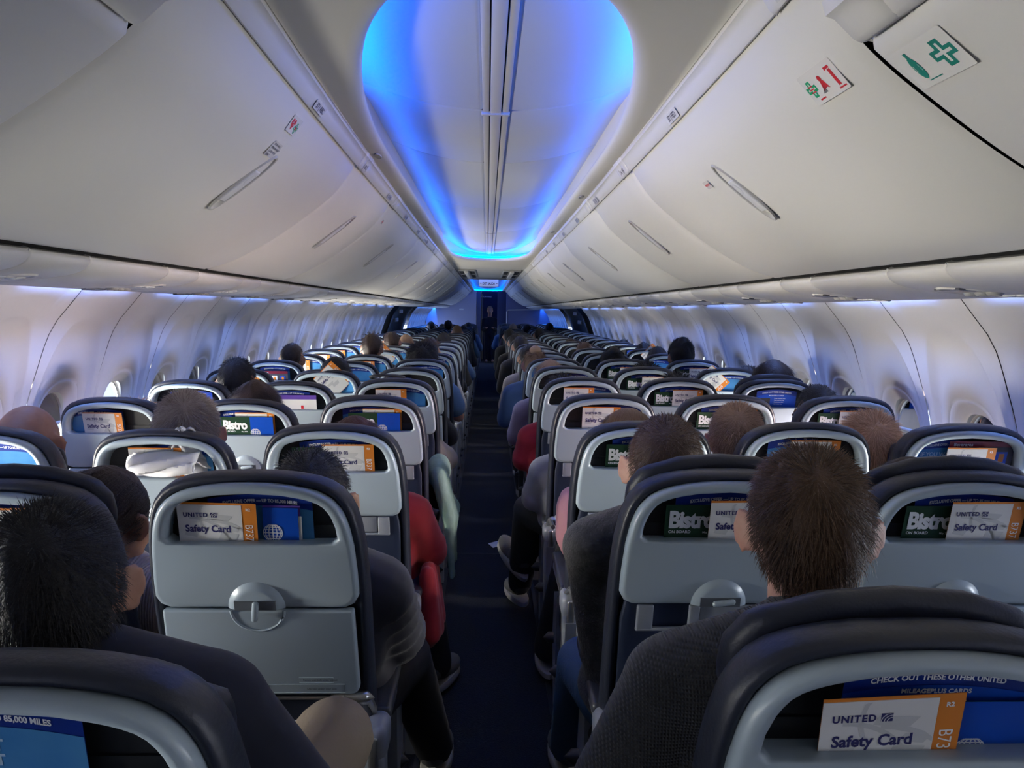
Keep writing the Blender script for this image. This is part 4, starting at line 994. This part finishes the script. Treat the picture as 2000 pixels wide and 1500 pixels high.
def brochure(v):
    mb = MB(); plate(mb, -.1, .1, -.2, 0, 0, y=.0006, top=arch)
    xs = [-.1+.2*i/16 for i in range(17)]; mb.grid([[(x, 0, arch(x)-.024*1) for x in xs], [(x, 0, -.2) for x in xs]], 1)
    s = 'CHECK OUT THESE OTHER UNITED' if v == 2 else 'EXCLUSIVE OFFER — UP TO 85,000 MILES'
    for ch_off in (0,):
        text(mb, s, .0098, 0, -.0165, 2, y=-.0003, bold=.035, just='CENTER', sx=.80 if v != 2 else .92, warp=arch)
    if v == 1:
        for k, q in enumerate(('IF YOU WANT', 'TO SEE WHAT', 'IS OUT THERE')): text(mb, q, .0185, -.085, -.052-.018*k, 3, y=-.0004, bold=.04, sx=.9)
    if v == 2:
        text(mb, 'MILEAGEPLUS CARDS', .008, 0, -.034, 2, y=-.0004, bold=.03, just='CENTER')
        for k, q in enumerate(('2 free checked bags', 'Club membership', 'Priority boarding', 'No foreign fees')): text(mb, q, .007, -.01, -.048-.010*k, 2, y=-.0004)
        mb.box((-.055, -.0003, -.06), (.05, .0004, .03), 4)
    return mb, [DBLUE, BBLUE if v == 2 else CYAN, TXTW, mat('ink_pale_blue', (.45, .62, .8), .4), DARK]
def globe(mb, cx, cz, r, mi):
    for k in range(-3, 4):
        a0 = k*.42; 
        pts = []
        for j in range(13):
            t = -1.25+2.5*j/12; pts.append((cx+r*math.sin(a0)*math.cos(t), -.0005, cz+r*math.sin(t)))
        w_ = r*.045; mb.grid([[(p[0]-w_, p[1], p[2]) for p in pts], [(p[0]+w_, p[1], p[2]) for p in pts]], mi)
    for k in range(-3, 4):
        t = k*.36; hw = r*math.cos(t); w_ = r*.05; mb.add([(cx-hw, -.0005, cz+r*math.sin(t)-w_), (cx+hw, -.0005, cz+r*math.sin(t)-w_), (cx+hw, -.0005, cz+r*math.sin(t)+w_), (cx-hw, -.0005, cz+r*math.sin(t)+w_)], [(0, 1, 2, 3)], mi)
def bistro():
    mb = MB(); plate(mb, -.1, .1, -.15, 0, 0, y=.0006); mb.add([(.012, 0, -.15), (.1, 0, -.15), (.1, 0, 0), (.012, 0, 0)], [(0, 1, 2, 3)], 1)
    text(mb, 'Bistro', .050, -.093, -.049, 2, y=-.0004, bold=.045, sx=.82, space=.93); text(mb, 'ON BOARD', .0085, -.092, -.062, 2, y=-.0004, bold=.03); globe(mb, .030, -.066, .019, 2)
    text(mb, 'May 2025', .006, -.012, -.062, 2, y=-.0004, just='CENTER')
    return mb, [GREEN, BBLUE, TXTW]
def booklet():
    mb = MB(); plate(mb, -.034, .034, -.15, 0, 0, y=.0004); plate(mb, -.032, .040, -.15, -.018, 2, y=.0016); plate(mb, -.034, .038, -.15, .004, 3, y=.003); globe(mb, -.016, -.054, .019, 1); return mb, [BBLUE, TXTW, WHITE, PURPLE]
def beverages():
    mb = MB(); plate(mb, -.1, .1, -.15, 0, 0, y=.0006); mb.add([(-.1, 0, -.15), (.1, 0, -.15), (.1, 0, -.018), (-.1, 0, -.018)], [(0, 1, 2, 3)], 1)
    text(mb, 'Beverages', .0145, -.088, -.0145, 2, y=-.0004, bold=.02)
    for x, c in ((-.05, 3), (.01, 2), (.065, 4)): mb.box((x, -.0004, -.055), (.035, .0004, .045), c); mb.box((x, -.0007, -.052), (.016, .0004, .026), 5)
    return mb, [MAROON, mat('print_dark', (.05, .045, .06), .4), TXTW, MAROON, BBLUE, ORANGE]
def purple():
    mb = MB(); plate(mb, -.075, .1, -.15, 0, 0, y=.0006); mb.add([(-.075, 0, -.15), (.1, 0, -.15), (.1, 0, -.022), (-.075, 0, -.022)], [(0, 1, 2, 3)], 1); mb.box((.03, -.0004, -.062), (.012, .0004, .018), 2); return mb, [PURPLE, WHITE, RED]
def foodcard():
    mb = MB(); plate(mb, -.05, .05, -.12, 0, 0); mb.box((.025, -.0004, -.03), (.05, .0004, .05), 1); mb.box((-.025, -.0004, -.035), (.03, .0004, .008), 2); return mb, [WHITE, ORANGE, DARK]
CARD = {}
for n_, f in (('safety', safety), ('brochure0', lambda: brochure(0)), ('brochure1', lambda: brochure(1)), ('brochure2', lambda: brochure(2)), ('bistro', bistro), ('booklet', booklet), ('beverages', beverages), ('purple', purple), ('food', foodcard)):
    m_, ms = f(); CARD[n_] = m_.mesh(n_, ms, False)
INFO = {'safety': ('safety_card', 'white safety card with orange edge', 'card', 'safety cards in the seat pockets'), 'bistro': ('menu_card', 'green and blue Bistro menu card', 'menu card', 'menu cards in the seat pockets'),
        'brochure0': ('brochure', 'blue offer brochure with arched top', 'brochure', 'brochures in the seat pockets'), 'brochure1': ('brochure', 'blue brochure with large pale words', 'brochure', 'brochures in the seat pockets'),
        'brochure2': ('brochure', 'deep blue brochure with list of lines', 'brochure', 'brochures in the seat pockets'), 'booklet': ('booklet', 'small blue booklet with white globe', 'booklet', None),
        'beverages': ('menu_card', 'dark red Beverages menu', 'menu card', 'menu cards in the seat pockets'), 'purple': ('leaflet', 'purple and white leaflet', 'leaflet', None), 'food': ('leaflet', 'white and orange food leaflet', 'leaflet', None)}
LAY = {  # kind, x, top z, depth y, rotation
 'L1': [('brochure0', .012, 1.106, .040, 0), ('booklet', .052, 1.080, .030, .02), ('safety', -.066, 1.092, .022, .02)],
 'L2': [('brochure0', .005, 1.106, .040, 0), ('bistro', -.015, 1.082, .032, 0), ('safety', .045, 1.094, .022, -.01)],
 'L3': [('brochure0', -.01, 1.107, .040, 0), ('safety', .045, 1.100, .032, 0), ('bistro', .012, 1.083, .022, 0)],
 'L4': [('brochure2', .03, 1.106, .042, 0), ('bistro', .045, 1.066, .034, 0), ('safety', -.025, 1.080, .022, -.05)],
 'L5': [('brochure0', .045, 1.106, .040, 0), ('safety', -.015, 1.100, .024, 0)],
 'L6': [('brochure0', -.02, 1.106, .040, 0), ('purple', .01, 1.085, .024, 0)],
 'L7': [('brochure1', -.04, 1.102, .042, 0), ('beverages', .05, 1.100, .034, 0), ('safety', .015, 1.082, .022, 0)],
 'L8': [('brochure2', .01, 1.100, .030, 0)], 'L9': [('brochure0', .05, 1.106, .040, 0)],
 'L10': [('brochure1', -.01, 1.104, .040, 0), ('safety', .03, 1.100, .030, 0)],
 'L11': [('brochure0', .03, 1.106, .040, 0), ('safety', -.05, 1.118, .020, .75)],
 'L12': [('brochure0', -.06, 1.106, .040, 0), ('safety', -.03, 1.094, .022, 0)],
 'L13': [('food', .05, 1.085, .022, 0)], 'L14': [('brochure0', .06, 1.106, .040, 0), ('safety', -.02, 1.15, .020, -.8)],
 'L15': [('brochure1', .0, 1.106, .040, 0), ('beverages', -.01, 1.075, .022, 0)], 'L16': [('brochure1', -.03, 1.108, .034, .03)], 'L0': [('brochure0', -.09, 1.10, .04, 0)]}
PLAN = {'C1': 'L1', 'D1': 'L2', 'E1': 'L2', 'C2': 'L2', 'B2': 'L5', 'A3': 'L12', 'B3': 'L3', 'C3': 'L3', 'C4': 'L5', 'B4': 'L6', 'A4': 'L8', 'A5': 'L3', 'B5': 'L14', 'B6': 'L9', 'A6': 'L15', 'A7': 'L5', 'C6': 'L9', 'B7': 'L5', 'D2': 'L2', 'D3': 'L5', 'D4': 'L5', 'D5': 'L9',
        'E2': 'L10', 'F2': 'L7', 'E3': 'L2', 'F3': 'L2', 'E4': 'L2', 'E5': 'L2', 'F4': 'L8', 'F5': 'L11', 'F6': 'L2', 'E6': 'L2', 'E7': 'L13', 'E8': 'L13', 'F8': 'L14', 'A2': 'L9', 'C0': 'L16', 'D0': 'L4', 'E7': 'L13', 'B8': 'L14', 'A8': 'L5', 'A9': 'L5', 'A1': 'L9', 'F1': 'L2', 'C5': 'L0', 'B1': 'L5', 'C7': 'L5', 'C8': 'L5', 'C9': 'L5', 'B9': 'L5', 'F7': 'L0', 'B10': 'L5', 'A10': 'L9', 'D6': 'L0', 'D7': 'L0', 'E9': 'L9', 'E10': 'L9', 'F9': 'L9'}
for k, lay in PLAN.items():
    c, r = k[0], int(k[1:]); e = SEAT[k]
    for kind, x, z, y, rot in LAY[lay]:
        nm, lb, cat, gr = INFO[kind]; jx = random.uniform(-.004, .004) if r > 1 else 0
        o = link(nm, CARD[kind], None, (e.location.x+x+jx, e.location.y+shear(z)+y, z+e.location.z)); o.rotation_euler = (math.atan(.24), rot, 0)
        tag(o, ('%s, pocket of %s seat, %s row' if len(lb.split()) > 6 else '%s in the pocket of the %s seat, %s row') % (lb, CN[c], ORD[r]), cat, gr)
# ---------------------------------------------------------------- the passengers
def arm(e, h): return (e, h)
G = 'passengers'
# nearest row
add_person('C', 0, 100, 968, 'person with short black hair and navy jacket, nearest on the left', ('short', 'black'), 'tan', 'navy jacket', near=2, key='c0', trous=KHAKI, n=7000, wd=.0010, vol=.016, topz=1.222,
           yaw=.34, roll=-.10, hs=.98, w=1.12, fwd=.05, shz=.06, arms={1: ((.31, .40, .66), (.16, .62, .60)), -1: ((-.27, .32, .68), (-.1, .5, .7))}, legs={1: ((.235, .68, .69), (.10, .62, .25)), -1: ((-.12, .64, .56), (-.12, .66, .12))}, neck=1.12)
add_person('D', 0, 1587, 868, 'person with short brown hair and dark grey knit sweater, nearest on the right', ('short', 'brown'), 'fair', 'charcoal knit', near=2, key='d0', n=8000, wd=.0010, vol=.014,
           yaw=-.27, roll=.0, hs=.94, w=1.16, fwd=.10, arms={-1: ((-.31, .36, .70), (-.12, .55, .68))}, neck=1.02)
# second row
add_person('B', 1, 200, 905, 'person with long dark hair and grey ribbed top, second row on the left', ('tied', 'darkbrown'), 'tan', 'grey ribbed', near=2, key='b1', n=5000, wd=.0013, vol=.018, yaw=-.25, arms={1: ((.27, .34, .68), (.1, .5, .7))})
add_person('C', 1, 607, 924, 'person in quilted navy jacket, left aisle, second row', ('short', 'black'), 'tan', 'navy puffer', near=2, key='c1', n=1800, wd=.0014, trous=BLKT, topz=1.165, puff=.012, w=.88,
           arms={1: ((.17, .42, .66), (.06, .60, .68))}, legs={1: ((.17, .62, .52), (.235, .86, .12), -.1), -1: ((-.10, .64, .56), (-.10, .66, .12))})
add_person('D', 1, 1303, 806, 'person with cropped brown hair and charcoal sweater, right aisle, second row', ('fade', 'brown'), 'fair', 'charcoal sweater', near=2, key='d1', n=6000, wd=.0013, trous=JEANS, vol=.012, yaw=-.2,
           w=.98, shz=.02, arms={-1: ((-.115, .32, .64), (-.06, .58, .62))}, legs={-1: ((-.135, .62, .50), (-.14, .86, .12), .1), 1: ((.12, .64, .56), (.12, .66, .12))})
add_person('E', 1, 1785, 889, 'person with long black hair, right middle, second row', ('long', 'darkbrown'), 'tan', 'black top', near=1, key='e1', n=3500, wd=.0014, vol=.022)
# third row
add_person('A', 2, 50, 780, 'bald person by the left windows, third row', ('bald', ''), 'tan', 'black top', near=1, key='a2', hs=1.12)
add_person('B', 2, 363, 763, 'person with short grey-brown hair, left middle, third row', ('gray', 'gray'), 'fair', 'black top', near=2, key='b2', n=8000, wd=.0014, vol=.018, hs=1.12, yaw=.25, arms={1: ((.29, .42, .72), (.12, .55, .7))})
add_person('C', 2, 692, 808, 'person with auburn hair and red hooded top, left aisle, third row', ('bob', 'auburn'), 'fair', 'red hoodie', near=2, key='c2', n=3500, wd=.0014, vol=.016, trous=BLKT, shoe='grey',
           arms={1: ((.235, .36, .66), (.12, .52, .64))}, legs={1: ((.17, .62, .56), (.24, .66, .12), -.35), -1: ((-.10, .64, .56), (-.10, .66, .12))}, w=1.12)
add_person('D', 2, 1228, 793, 'person with blonde hair tied back and pink short-sleeved shirt', ('tied', 'blonde'), 'fair', 'pink shirt', near=2, key='d2', n=6000, wd=.0014, vol=.016, sleeve='short',
           yaw=-.3, w=.95, arms={-1: ((-.15, .29, .66), (-.10, .55, .64))}, trous=BLKT, shoe='black', legs={-1: ((-.12, .66, .56), (-.20, .80, .12)), 1: ((.10, .64, .56), (.10, .66, .12))})
add_person('E', 2, 1441, 786, 'person with light brown hair and tan hooded top, leaning, right side', ('short', 'lightbrown'), 'fair', 'tan hoodie', near=2, key='e2', n=7000, wd=.0014, vol=.015, yaw=-.25)
add_person('F', 2, 1703, 808, 'person with tousled strawberry blond hair, right window side', ('messy', 'strawberry'), 'fair', 'black top', near=2, key='f2', n=6500, wd=.0016, vol=.016, yaw=-.2)
# fourth row
add_person('A', 3, 272, 776, 'person with light hair barely showing, left window, fourth row', ('messy', 'strawberry'), 'fair', 'black top', near=0, n=900, wd=.002, vol=.014)
add_person('B', 3, 498, 740, 'person with straight dark brown hair, left middle, fourth row', ('bob', 'darkbrown'), 'tan', 'black top', near=1, key='b3', n=2500, wd=.0018, vol=.022, hs=1.06)
add_person('C', 3, 742, 800, 'person in dark patterned top, left aisle, fourth row', ('short', 'darkbrown'), 'tan', 'black top', near=1, key='c3', n=0, topz=1.10, arms={1: ((.25, .36, .66), (.2, .56, .68))}, trous=BLKT, shoe='blue')
add_person('D', 3, 1145, 772, 'person with light brown bobbed hair and grey sweatshirt, right aisle', ('bob', 'lightbrown'), 'fair', 'grey sweatshirt', near=2, key='d3', n=4500, wd=.0016, vol=.018, w=1.04,
           arms={-1: ((-.205, .34, .66), (-.12, .52, .66))}, legs={-1: ((-.22, .52, .56), (-.245, .76, .13), .25), 1: ((.0, .60, .62), (-.24, .66, .30), .5)}, shoe='grey')
add_person('E', 3, 1405, 770, 'person with dark hair behind the headrest, right middle, fourth row', ('short', 'black'), 'tan', 'black top', near=0, n=1200, wd=.002)
add_person('F', 3, 1600, 748, 'person with very short black hair, right window, fourth row', ('fade', 'black'), 'dark', 'black top', near=1, key='f3', n=2500, wd=.0016, vol=.012, hs=1.04)
# fifth row
add_person('A', 4, 462, 697, 'person with short black hair by the left windows, fifth row', ('short', 'black'), 'tan', 'black top', near=1, key='a4', n=2200, wd=.002, hs=1.08)
add_person('C', 4, 757, 737, 'person with dark brown hair and dark hairband, left aisle, fifth row', ('short', 'darkbrown'), 'tan', 'beige top', near=1, key='c4', n=1200, wd=.002, w=1.1, arms={1: ((.30, .34, .68), (.12, .52, .68))}, trous=JEANS, shoe='blue', legs={1: ((.20, .62, .56), (.24, .66, .12)), -1: ((-.10, .64, .56), (-.10, .66, .12))})
add_person('D', 4, 1099, 733, 'person with dark hair and crimson sweater, right aisle, fifth row', ('messy', 'black'), 'tan', 'crimson sweater', near=1, key='d4', n=2600, wd=.002, w=1.03, arms={-1: ((-.21, .34, .68), (-.12, .52, .68))})
add_person('E', 4, 1322, 728, 'person with black hair, right middle, fifth row', ('curly', 'black'), 'dark', 'black top', near=0, n=1500, wd=.002, vol=.016)
add_person('F', 4, 1512, 700, 'person with dark brown bobbed hair against the right window wall', ('bob', 'darkbrown'), 'fair', 'black top', near=1, key='f4', n=3500, wd=.002, vol=.018, hs=1.08)
# sixth row
add_person('B', 5, 655, 697, 'person with black hair, left middle, sixth row', ('bob', 'black'), 'tan', 'black top', near=0, n=1200, wd=.002, vol=.02)
add_person('C', 5, 797, 716, 'person with dark brown hair, left aisle, sixth row', ('short', 'darkbrown'), 'tan', 'black top', near=0, n=900, wd=.002)
add_person('D', 5, 1075, 700, 'person with light brown hair and lavender top, right aisle, sixth row', ('long', 'lightbrown'), 'fair', 'lavender top', near=1, key='d5', n=1800, wd=.002, vol=.016, w=1.02, arms={-1: ((-.22, .34, .68), (-.12, .52, .68))})
add_person('E', 5, 1263, 706, 'person with curly black hair, right middle, sixth row', ('curly', 'black'), 'dark', 'black top', near=0, n=2000, wd=.0022, vol=.022)
add_person('F', 5, 1467, 716, 'person with dark hair half hidden, right window, sixth row', ('short', 'darkbrown'), 'fair', 'black top', near=0, n=700, wd=.002)
# farther rows
add_person('C', 6, 825, 671, 'person with thick black hair and blue shirt, left aisle, seventh row', ('curly', 'black'), 'fair', 'light blue shirt', near=1, key='c6', n=4000, wd=.0028, vol=.036, w=1.2, hs=1.05, sleeve='short', arms={1: ((.26, .34, .70), (.2, .55, .68))})
add_person('E', 6, 1197, 683, 'person with tall black hair, right middle, seventh row', ('bun', 'black'), 'dark', 'black top', near=0, n=1500, wd=.002, vol=.03)
add_person('D', 6, 1045, 681, 'person with light hair in a small bun and blue top, right aisle', ('bun', 'lightbrown'), 'fair', 'blue shirt', near=0, n=900, wd=.0024, w=1.12, arms={-1: ((-.27, .34, .68), (-.12, .52, .68))}, key='d6')
add_person('A', 6, 573, 671, 'person with thinning dark hair by the left windows, seventh row', ('fade', 'darkbrown'), 'tan', 'black top', near=0, n=500, wd=.0024)
add_person('F', 6, 1331, 663, 'person with black hair piled high, right window, seventh row', ('bun', 'black'), 'tan', 'black top', near=0, n=1500, wd=.0026, vol=.03)
far = [('D', 7, 1030, 672, 'black', 'beige top', 'short'), ('B', 7, 726, 650, 'darkbrown', 'black top', 'curly'), ('F', 7, 1285, 672, 'black', 'black top', 'short'), ('C', 7, 838, 660, 'darkbrown', 'white top', 'short'), ('F', 8, 1258, 665, 'black', 'black top', 'short'), ('B', 8, 743, 664, 'lightbrown', 'black top', 'bob'),
       ('E', 8, 1142, 665, 'brown', 'black top', 'curly'), ('C', 9, 845, 664, 'auburn', 'black top', 'short'), ('D', 9, 1018, 656, 'black', 'black top', 'short'), ('E', 10, 1115, 658, 'darkbrown', 'black top', 'short'), ('F', 10, 1218, 661, 'black', 'navy jacket', 'short'), ('C', 10, 867, 650, 'black', 'black top', 'short'),
       ('C', 11, 880, 655, 'black', 'light blue shirt', 'short'), ('D', 11, 1006, 652, 'black', 'black top', 'short'), ('B', 10, 793, 652, 'lightbrown', 'black top', 'bob'), ('A', 9, 768, 648, 'darkbrown', 'black top', 'short'), ('A', 12, 757, 646, 'darkbrown', 'black top', 'short'), ('C', 14, 893, 633, 'brown', 'navy jacket', 'fade'), ('D', 17, 1002, 632, 'gray', 'lavender top', 'fade'), ('B', 19, 876, 625, 'black', 'navy jacket', 'short'), ('A', 21, 843, 627, 'black', 'black top', 'short'), ('B', 21, 864, 631, 'black', 'black top', 'short'),
       ('C', 20, 915, 630, 'black', 'light blue shirt', 'short'), ('F', 19, 1072, 629, 'black', 'blue shirt', 'short'), ('E', 18, 1030, 633, 'black', 'black top', 'short'), ('E', 22, 1012, 632, 'black', 'navy jacket', 'short'), ('D', 21, 984, 630, 'black', 'light blue shirt', 'short'), ('C', 17, 905, 634, 'black', 'light blue shirt', 'short'), ('D', 13, 995, 642, 'black', 'black top', 'short'), ('E', 14, 1055, 640, 'black', 'black top', 'short')]
for c, r, px, py, hc_, sh, st in far:
    add_person(c, r, px, py, 'distant person with %s hair, %s column, %s row from the camera' % ({'darkbrown': 'dark brown', 'lightbrown': 'light brown'}.get(hc_, hc_), CN[c], ORD[r]), (st, hc_), 'tan', sh, near=0, n=150 if r < 12 else 0, wd=.004, group='distant passengers')
# attendant standing in the aisle beyond the last row
def attendant():
    p0 = at(957, 598, 22.0); P = Person(p0.z-.005); dz = 0
    root = empty('person', (p0.x, 21.95, 0)); tag(root, 'person with blond hair in dark uniform standing at the far end of the aisle', 'person')
    mb = MB(); c = Vector((0, 0, p0.z-.115))
    mb.ell(c, CR); mb.ell(c+Vector((0, -.045, -.045)), (.058, .05, .08)); mb.ell(c+Vector((0, -.104, -.035)), (.011, .015, .024))
    for k in (-1, 1): mb.ell(c+Vector((k*.082, 0, -.02)), (.01, .02, .03)); mb.cap(c+Vector((k*.17, 0, -.27)), c+Vector((k*.21, .0, -.55)), .045, .038); mb.cap(c+Vector((k*.21, 0, -.55)), c+Vector((k*.10, -.2, -.50)), .038, .028); mb.ell(c+Vector((k*.08, -.23, -.49)), (.04, .045, .02)); mb.cap((k*.09, 0, .85), (k*.09, 0, .46), .075, .055); mb.cap((k*.09, 0, .46), (k*.09, 0, .08), .052, .035); mb.ell((k*.09, -.06, .04), (.04, .12, .04))
    mb.cap(c+Vector((0, 0, -.05)), c+Vector((0, 0, -.25)), .055, .06); mb.ell(c+Vector((0, 0, -.38)), (.17, .11, .2)); mb.ell((0, 0, .95), (.16, .11, .18))
    m = remesh(mb, .018, 2); m.materials.append(SKIN['fair']); link('body', m, root)
    mb = MB(); mb.ell(c+Vector((0, 0, -.38)), (.185, .125, .21)); mb.ell((0, 0, .95), (.175, .125, .2)); mb.cap(c+Vector((-.15, 0, -.27)), c+Vector((.15, 0, -.27)), .065, .065)
    for k in (-1, 1): mb.cap(c+Vector((k*.17, 0, -.27)), c+Vector((k*.21, .0, -.55)), .057, .05); mb.cap(c+Vector((k*.21, 0, -.55)), c+Vector((k*.12, -.17, -.51)), .048, .04); mb.cap((k*.09, 0, .85), (k*.09, 0, .46), .087, .067); mb.cap((k*.09, 0, .46), (k*.09, 0, .1), .062, .05)
    m = remesh(mb, .018, 2); m.materials.append(CLOTH['navy jacket']); link('uniform', m, root)
    mb = MB(); mb.ell(c+Vector((0, .018, .02)), (.086, .095, .1)); mb.ell(c+Vector((0, .10, .03)), (.04, .035, .035)); mb.obj('hair', HAIR['blonde'], root)
attendant()
# ---------------------------------------------------------------- loose things
# drink can on the tray of the left aisle seat in the third row
e = empty('drink_can', (-.352, 2.02, .684)); tag(e, 'silver drink can with red letter on a lowered tray, left of the aisle', 'can')
mb = MB(); prof = [(.0, .004), (.02, .003), (.024, .0), (.0265, .004), (.033, .014), (.033, .098), (.0275, .112), (.0262, .1165), (.0272, .119), (.0258, .119), (.0245, .1145), (.0, .114)]
mb.grid([[(max(r, 1e-4)*math.cos(a), max(r, 1e-4)*math.sin(a), z) for a in [2*PI*i/32 for i in range(32)]] for r, z in prof], cv=True); mb.obj('can_body', mat('can_silver', (.62, .62, .64), .25, metal=.75), e, angle=35)
mb = MB()
A = [(.9+1.25*PI*i/24) for i in range(25)]; rows = [[], []]
for a in A:
    for j, (rx, rz) in enumerate(((.46, .0205), (.27, .0165))):
        th = -1.15+rx*math.cos(a)+(.09 if j else 0); rows[j].append((.0333*math.cos(th), .0333*math.sin(th), .078+rz*math.sin(a)))
mb.grid(rows); mb.obj('red_letter', RED, e, smooth=False)
mb = MB(); text(mb, 'ME', .011, 0, 0, 0, rot=PI/2, bold=.04); mb.v = [(.0334*math.cos(-2.1+x/.033), .0334*math.sin(-2.1+x/.033), .028+z) for x, y, z in mb.v]; mb.obj('lettering', RED, e, smooth=False)
mb = MB(); mb.tube([(.009*math.cos(a), .004+.012*math.sin(a), .1175) for a in [2*PI*i/16 for i in range(16)]], .0016, m=5, closed=True); mb.ell((0, -.008, .1155), (.009, .007, .001)); mb.obj('pull_tab', ALU, e)
# white folded cloth tucked in the pocket of the left middle seat
s_ = SEAT['B2'].location; mb = MB()
def sheet(path, wfun, t=.004):
    rows = []; n = len(path)
    for i, (y, z) in enumerate(path):
        x0, x1 = wfun(i/(n-1)); rows.append([(x0+(x1-x0)*j/10, y+.006*math.sin(j*1.1+i*.7), z+.005*math.sin(j*.9+i)) for j in range(11)])
    return rows
path = crspline([(.035, .96), (.025, 1.02), (.0, 1.05), (-.04, 1.035), (-.055, 1.015), (-.04, .998), (-.012, 1.005), (-.006, 1.03)], 5)
rows = sheet(path, lambda t: (-.075+.015*t, .13-.03*t)); mb.grid(rows)
path = crspline([(.03, 1.0), (.02, 1.05), (.012, 1.085), (.018, 1.12), (.03, 1.10), (.036, 1.03)], 5)
rows = sheet(path, lambda t: (.0+.055*math.sin(t*PI)**1.5, .14-.07*math.sin(t*PI)**1.5)); mb.grid(rows)
me = mb.mesh('cloth', mat('white_cloth', (.62, .62, .64), .8, bump=('noise', 40, .3))); o = link('folded_cloth', me, None, (s_.x, s_.y+.02, 0)); md = o.modifiers.new('s', 'SOLIDIFY'); md.thickness = .006; md.offset = 0
o.rotation_euler = (0, 0, .04); tag(o, 'folded white cloth hanging from the pocket of the left middle seat, third row', 'cloth')
# mint green jacket hanging beside the aisle
def blob(name, parts, m_, vox, label, cat, it=3):
    mb = MB()
    for p in parts: (mb.cap(p[0], p[1], p[2], p[3]) if len(p) == 4 else mb.ell(p[0], p[1]))
    me = remesh(mb, vox, it); me.materials.append(m_); o = link(name, me); tag(o, label, cat); return o
q = []
rj = random.Random(5)
for i in range(9):
    y = 3.10+.036*i+rj.uniform(-.01, .01); q += [((-.215+.012*(i % 2), y, .80-.02*i), (-.172+.016*(i % 2), y+.02, .60), .034, .028), ((-.172+.016*(i % 2), y+.02, .60), (-.168+.012*((i+1) % 2), y+.03, .36+.03*(i % 3)), rj.uniform(.016, .028), rj.uniform(.008, .016))]
q += [((-.225, 3.28, .78), (.055, .15, .07))]
blob('jacket', q, mat('mint_fabric', (.15, .25, .22), .75, bump=('noise', 30, 1.0), var=('noise', 8, (.22, .34, .31))), .011, 'pale mint green jacket hanging beside the left aisle seats', 'jacket')
q = []
for i in range(4):
    y = 2.42+.045*i; q += [((-.205, y, .62), (-.195+.008*(i % 2), y, .42), .028, .038)]
q += [((-.198, 2.49, .42), (.032, .10, .07))]
blob('red_garment', q, CLOTH['red hoodie'], .011, 'red garment hanging below the left aisle armrest, third row', 'garment')
# white paper and wrapper at the knee of the nearest left passenger
mb = MB(); random.seed(3); rows = []
for i in range(9): rows.append([(-.42+.018*j+random.uniform(-.008, .008), 1.30+.012*i, .70+random.uniform(-.02, .03)) for j in range(9)])
mb.grid(rows); o = mb.obj('wrapper', mat('wrapper', (.42, .5, .62), .3), smooth=False); tag(o, 'crumpled pale wrapper beside the khaki knee, bottom left', 'wrapper')
# bits on the aisle floor
mb = MB(); mb.add([(.03, 4.65, .006), (.10, 4.72, .006), (.075, 4.80, .008), (.0, 4.74, .006)], [(0, 1, 2, 3)]); o = mb.obj('paper_scrap', WHITE, smooth=False); tag(o, 'small white paper scrap on the aisle carpet at right', 'paper scrap')
# hairband of the passenger in the fifth row, phone-blue glow left out
h = at(757, 742, rowy(4)+.27); mb = MB(); mb.tube([(h.x+.088*math.cos(a), h.y+.09*math.sin(a), h.z+.012-.02*math.sin(a)) for a in [2*PI*i/30 for i in range(30)]], .007, m=8, closed=True); o = mb.obj('hairband', DARK); tag(o, 'dark hairband on the person in the left aisle, fifth row', 'hairband')
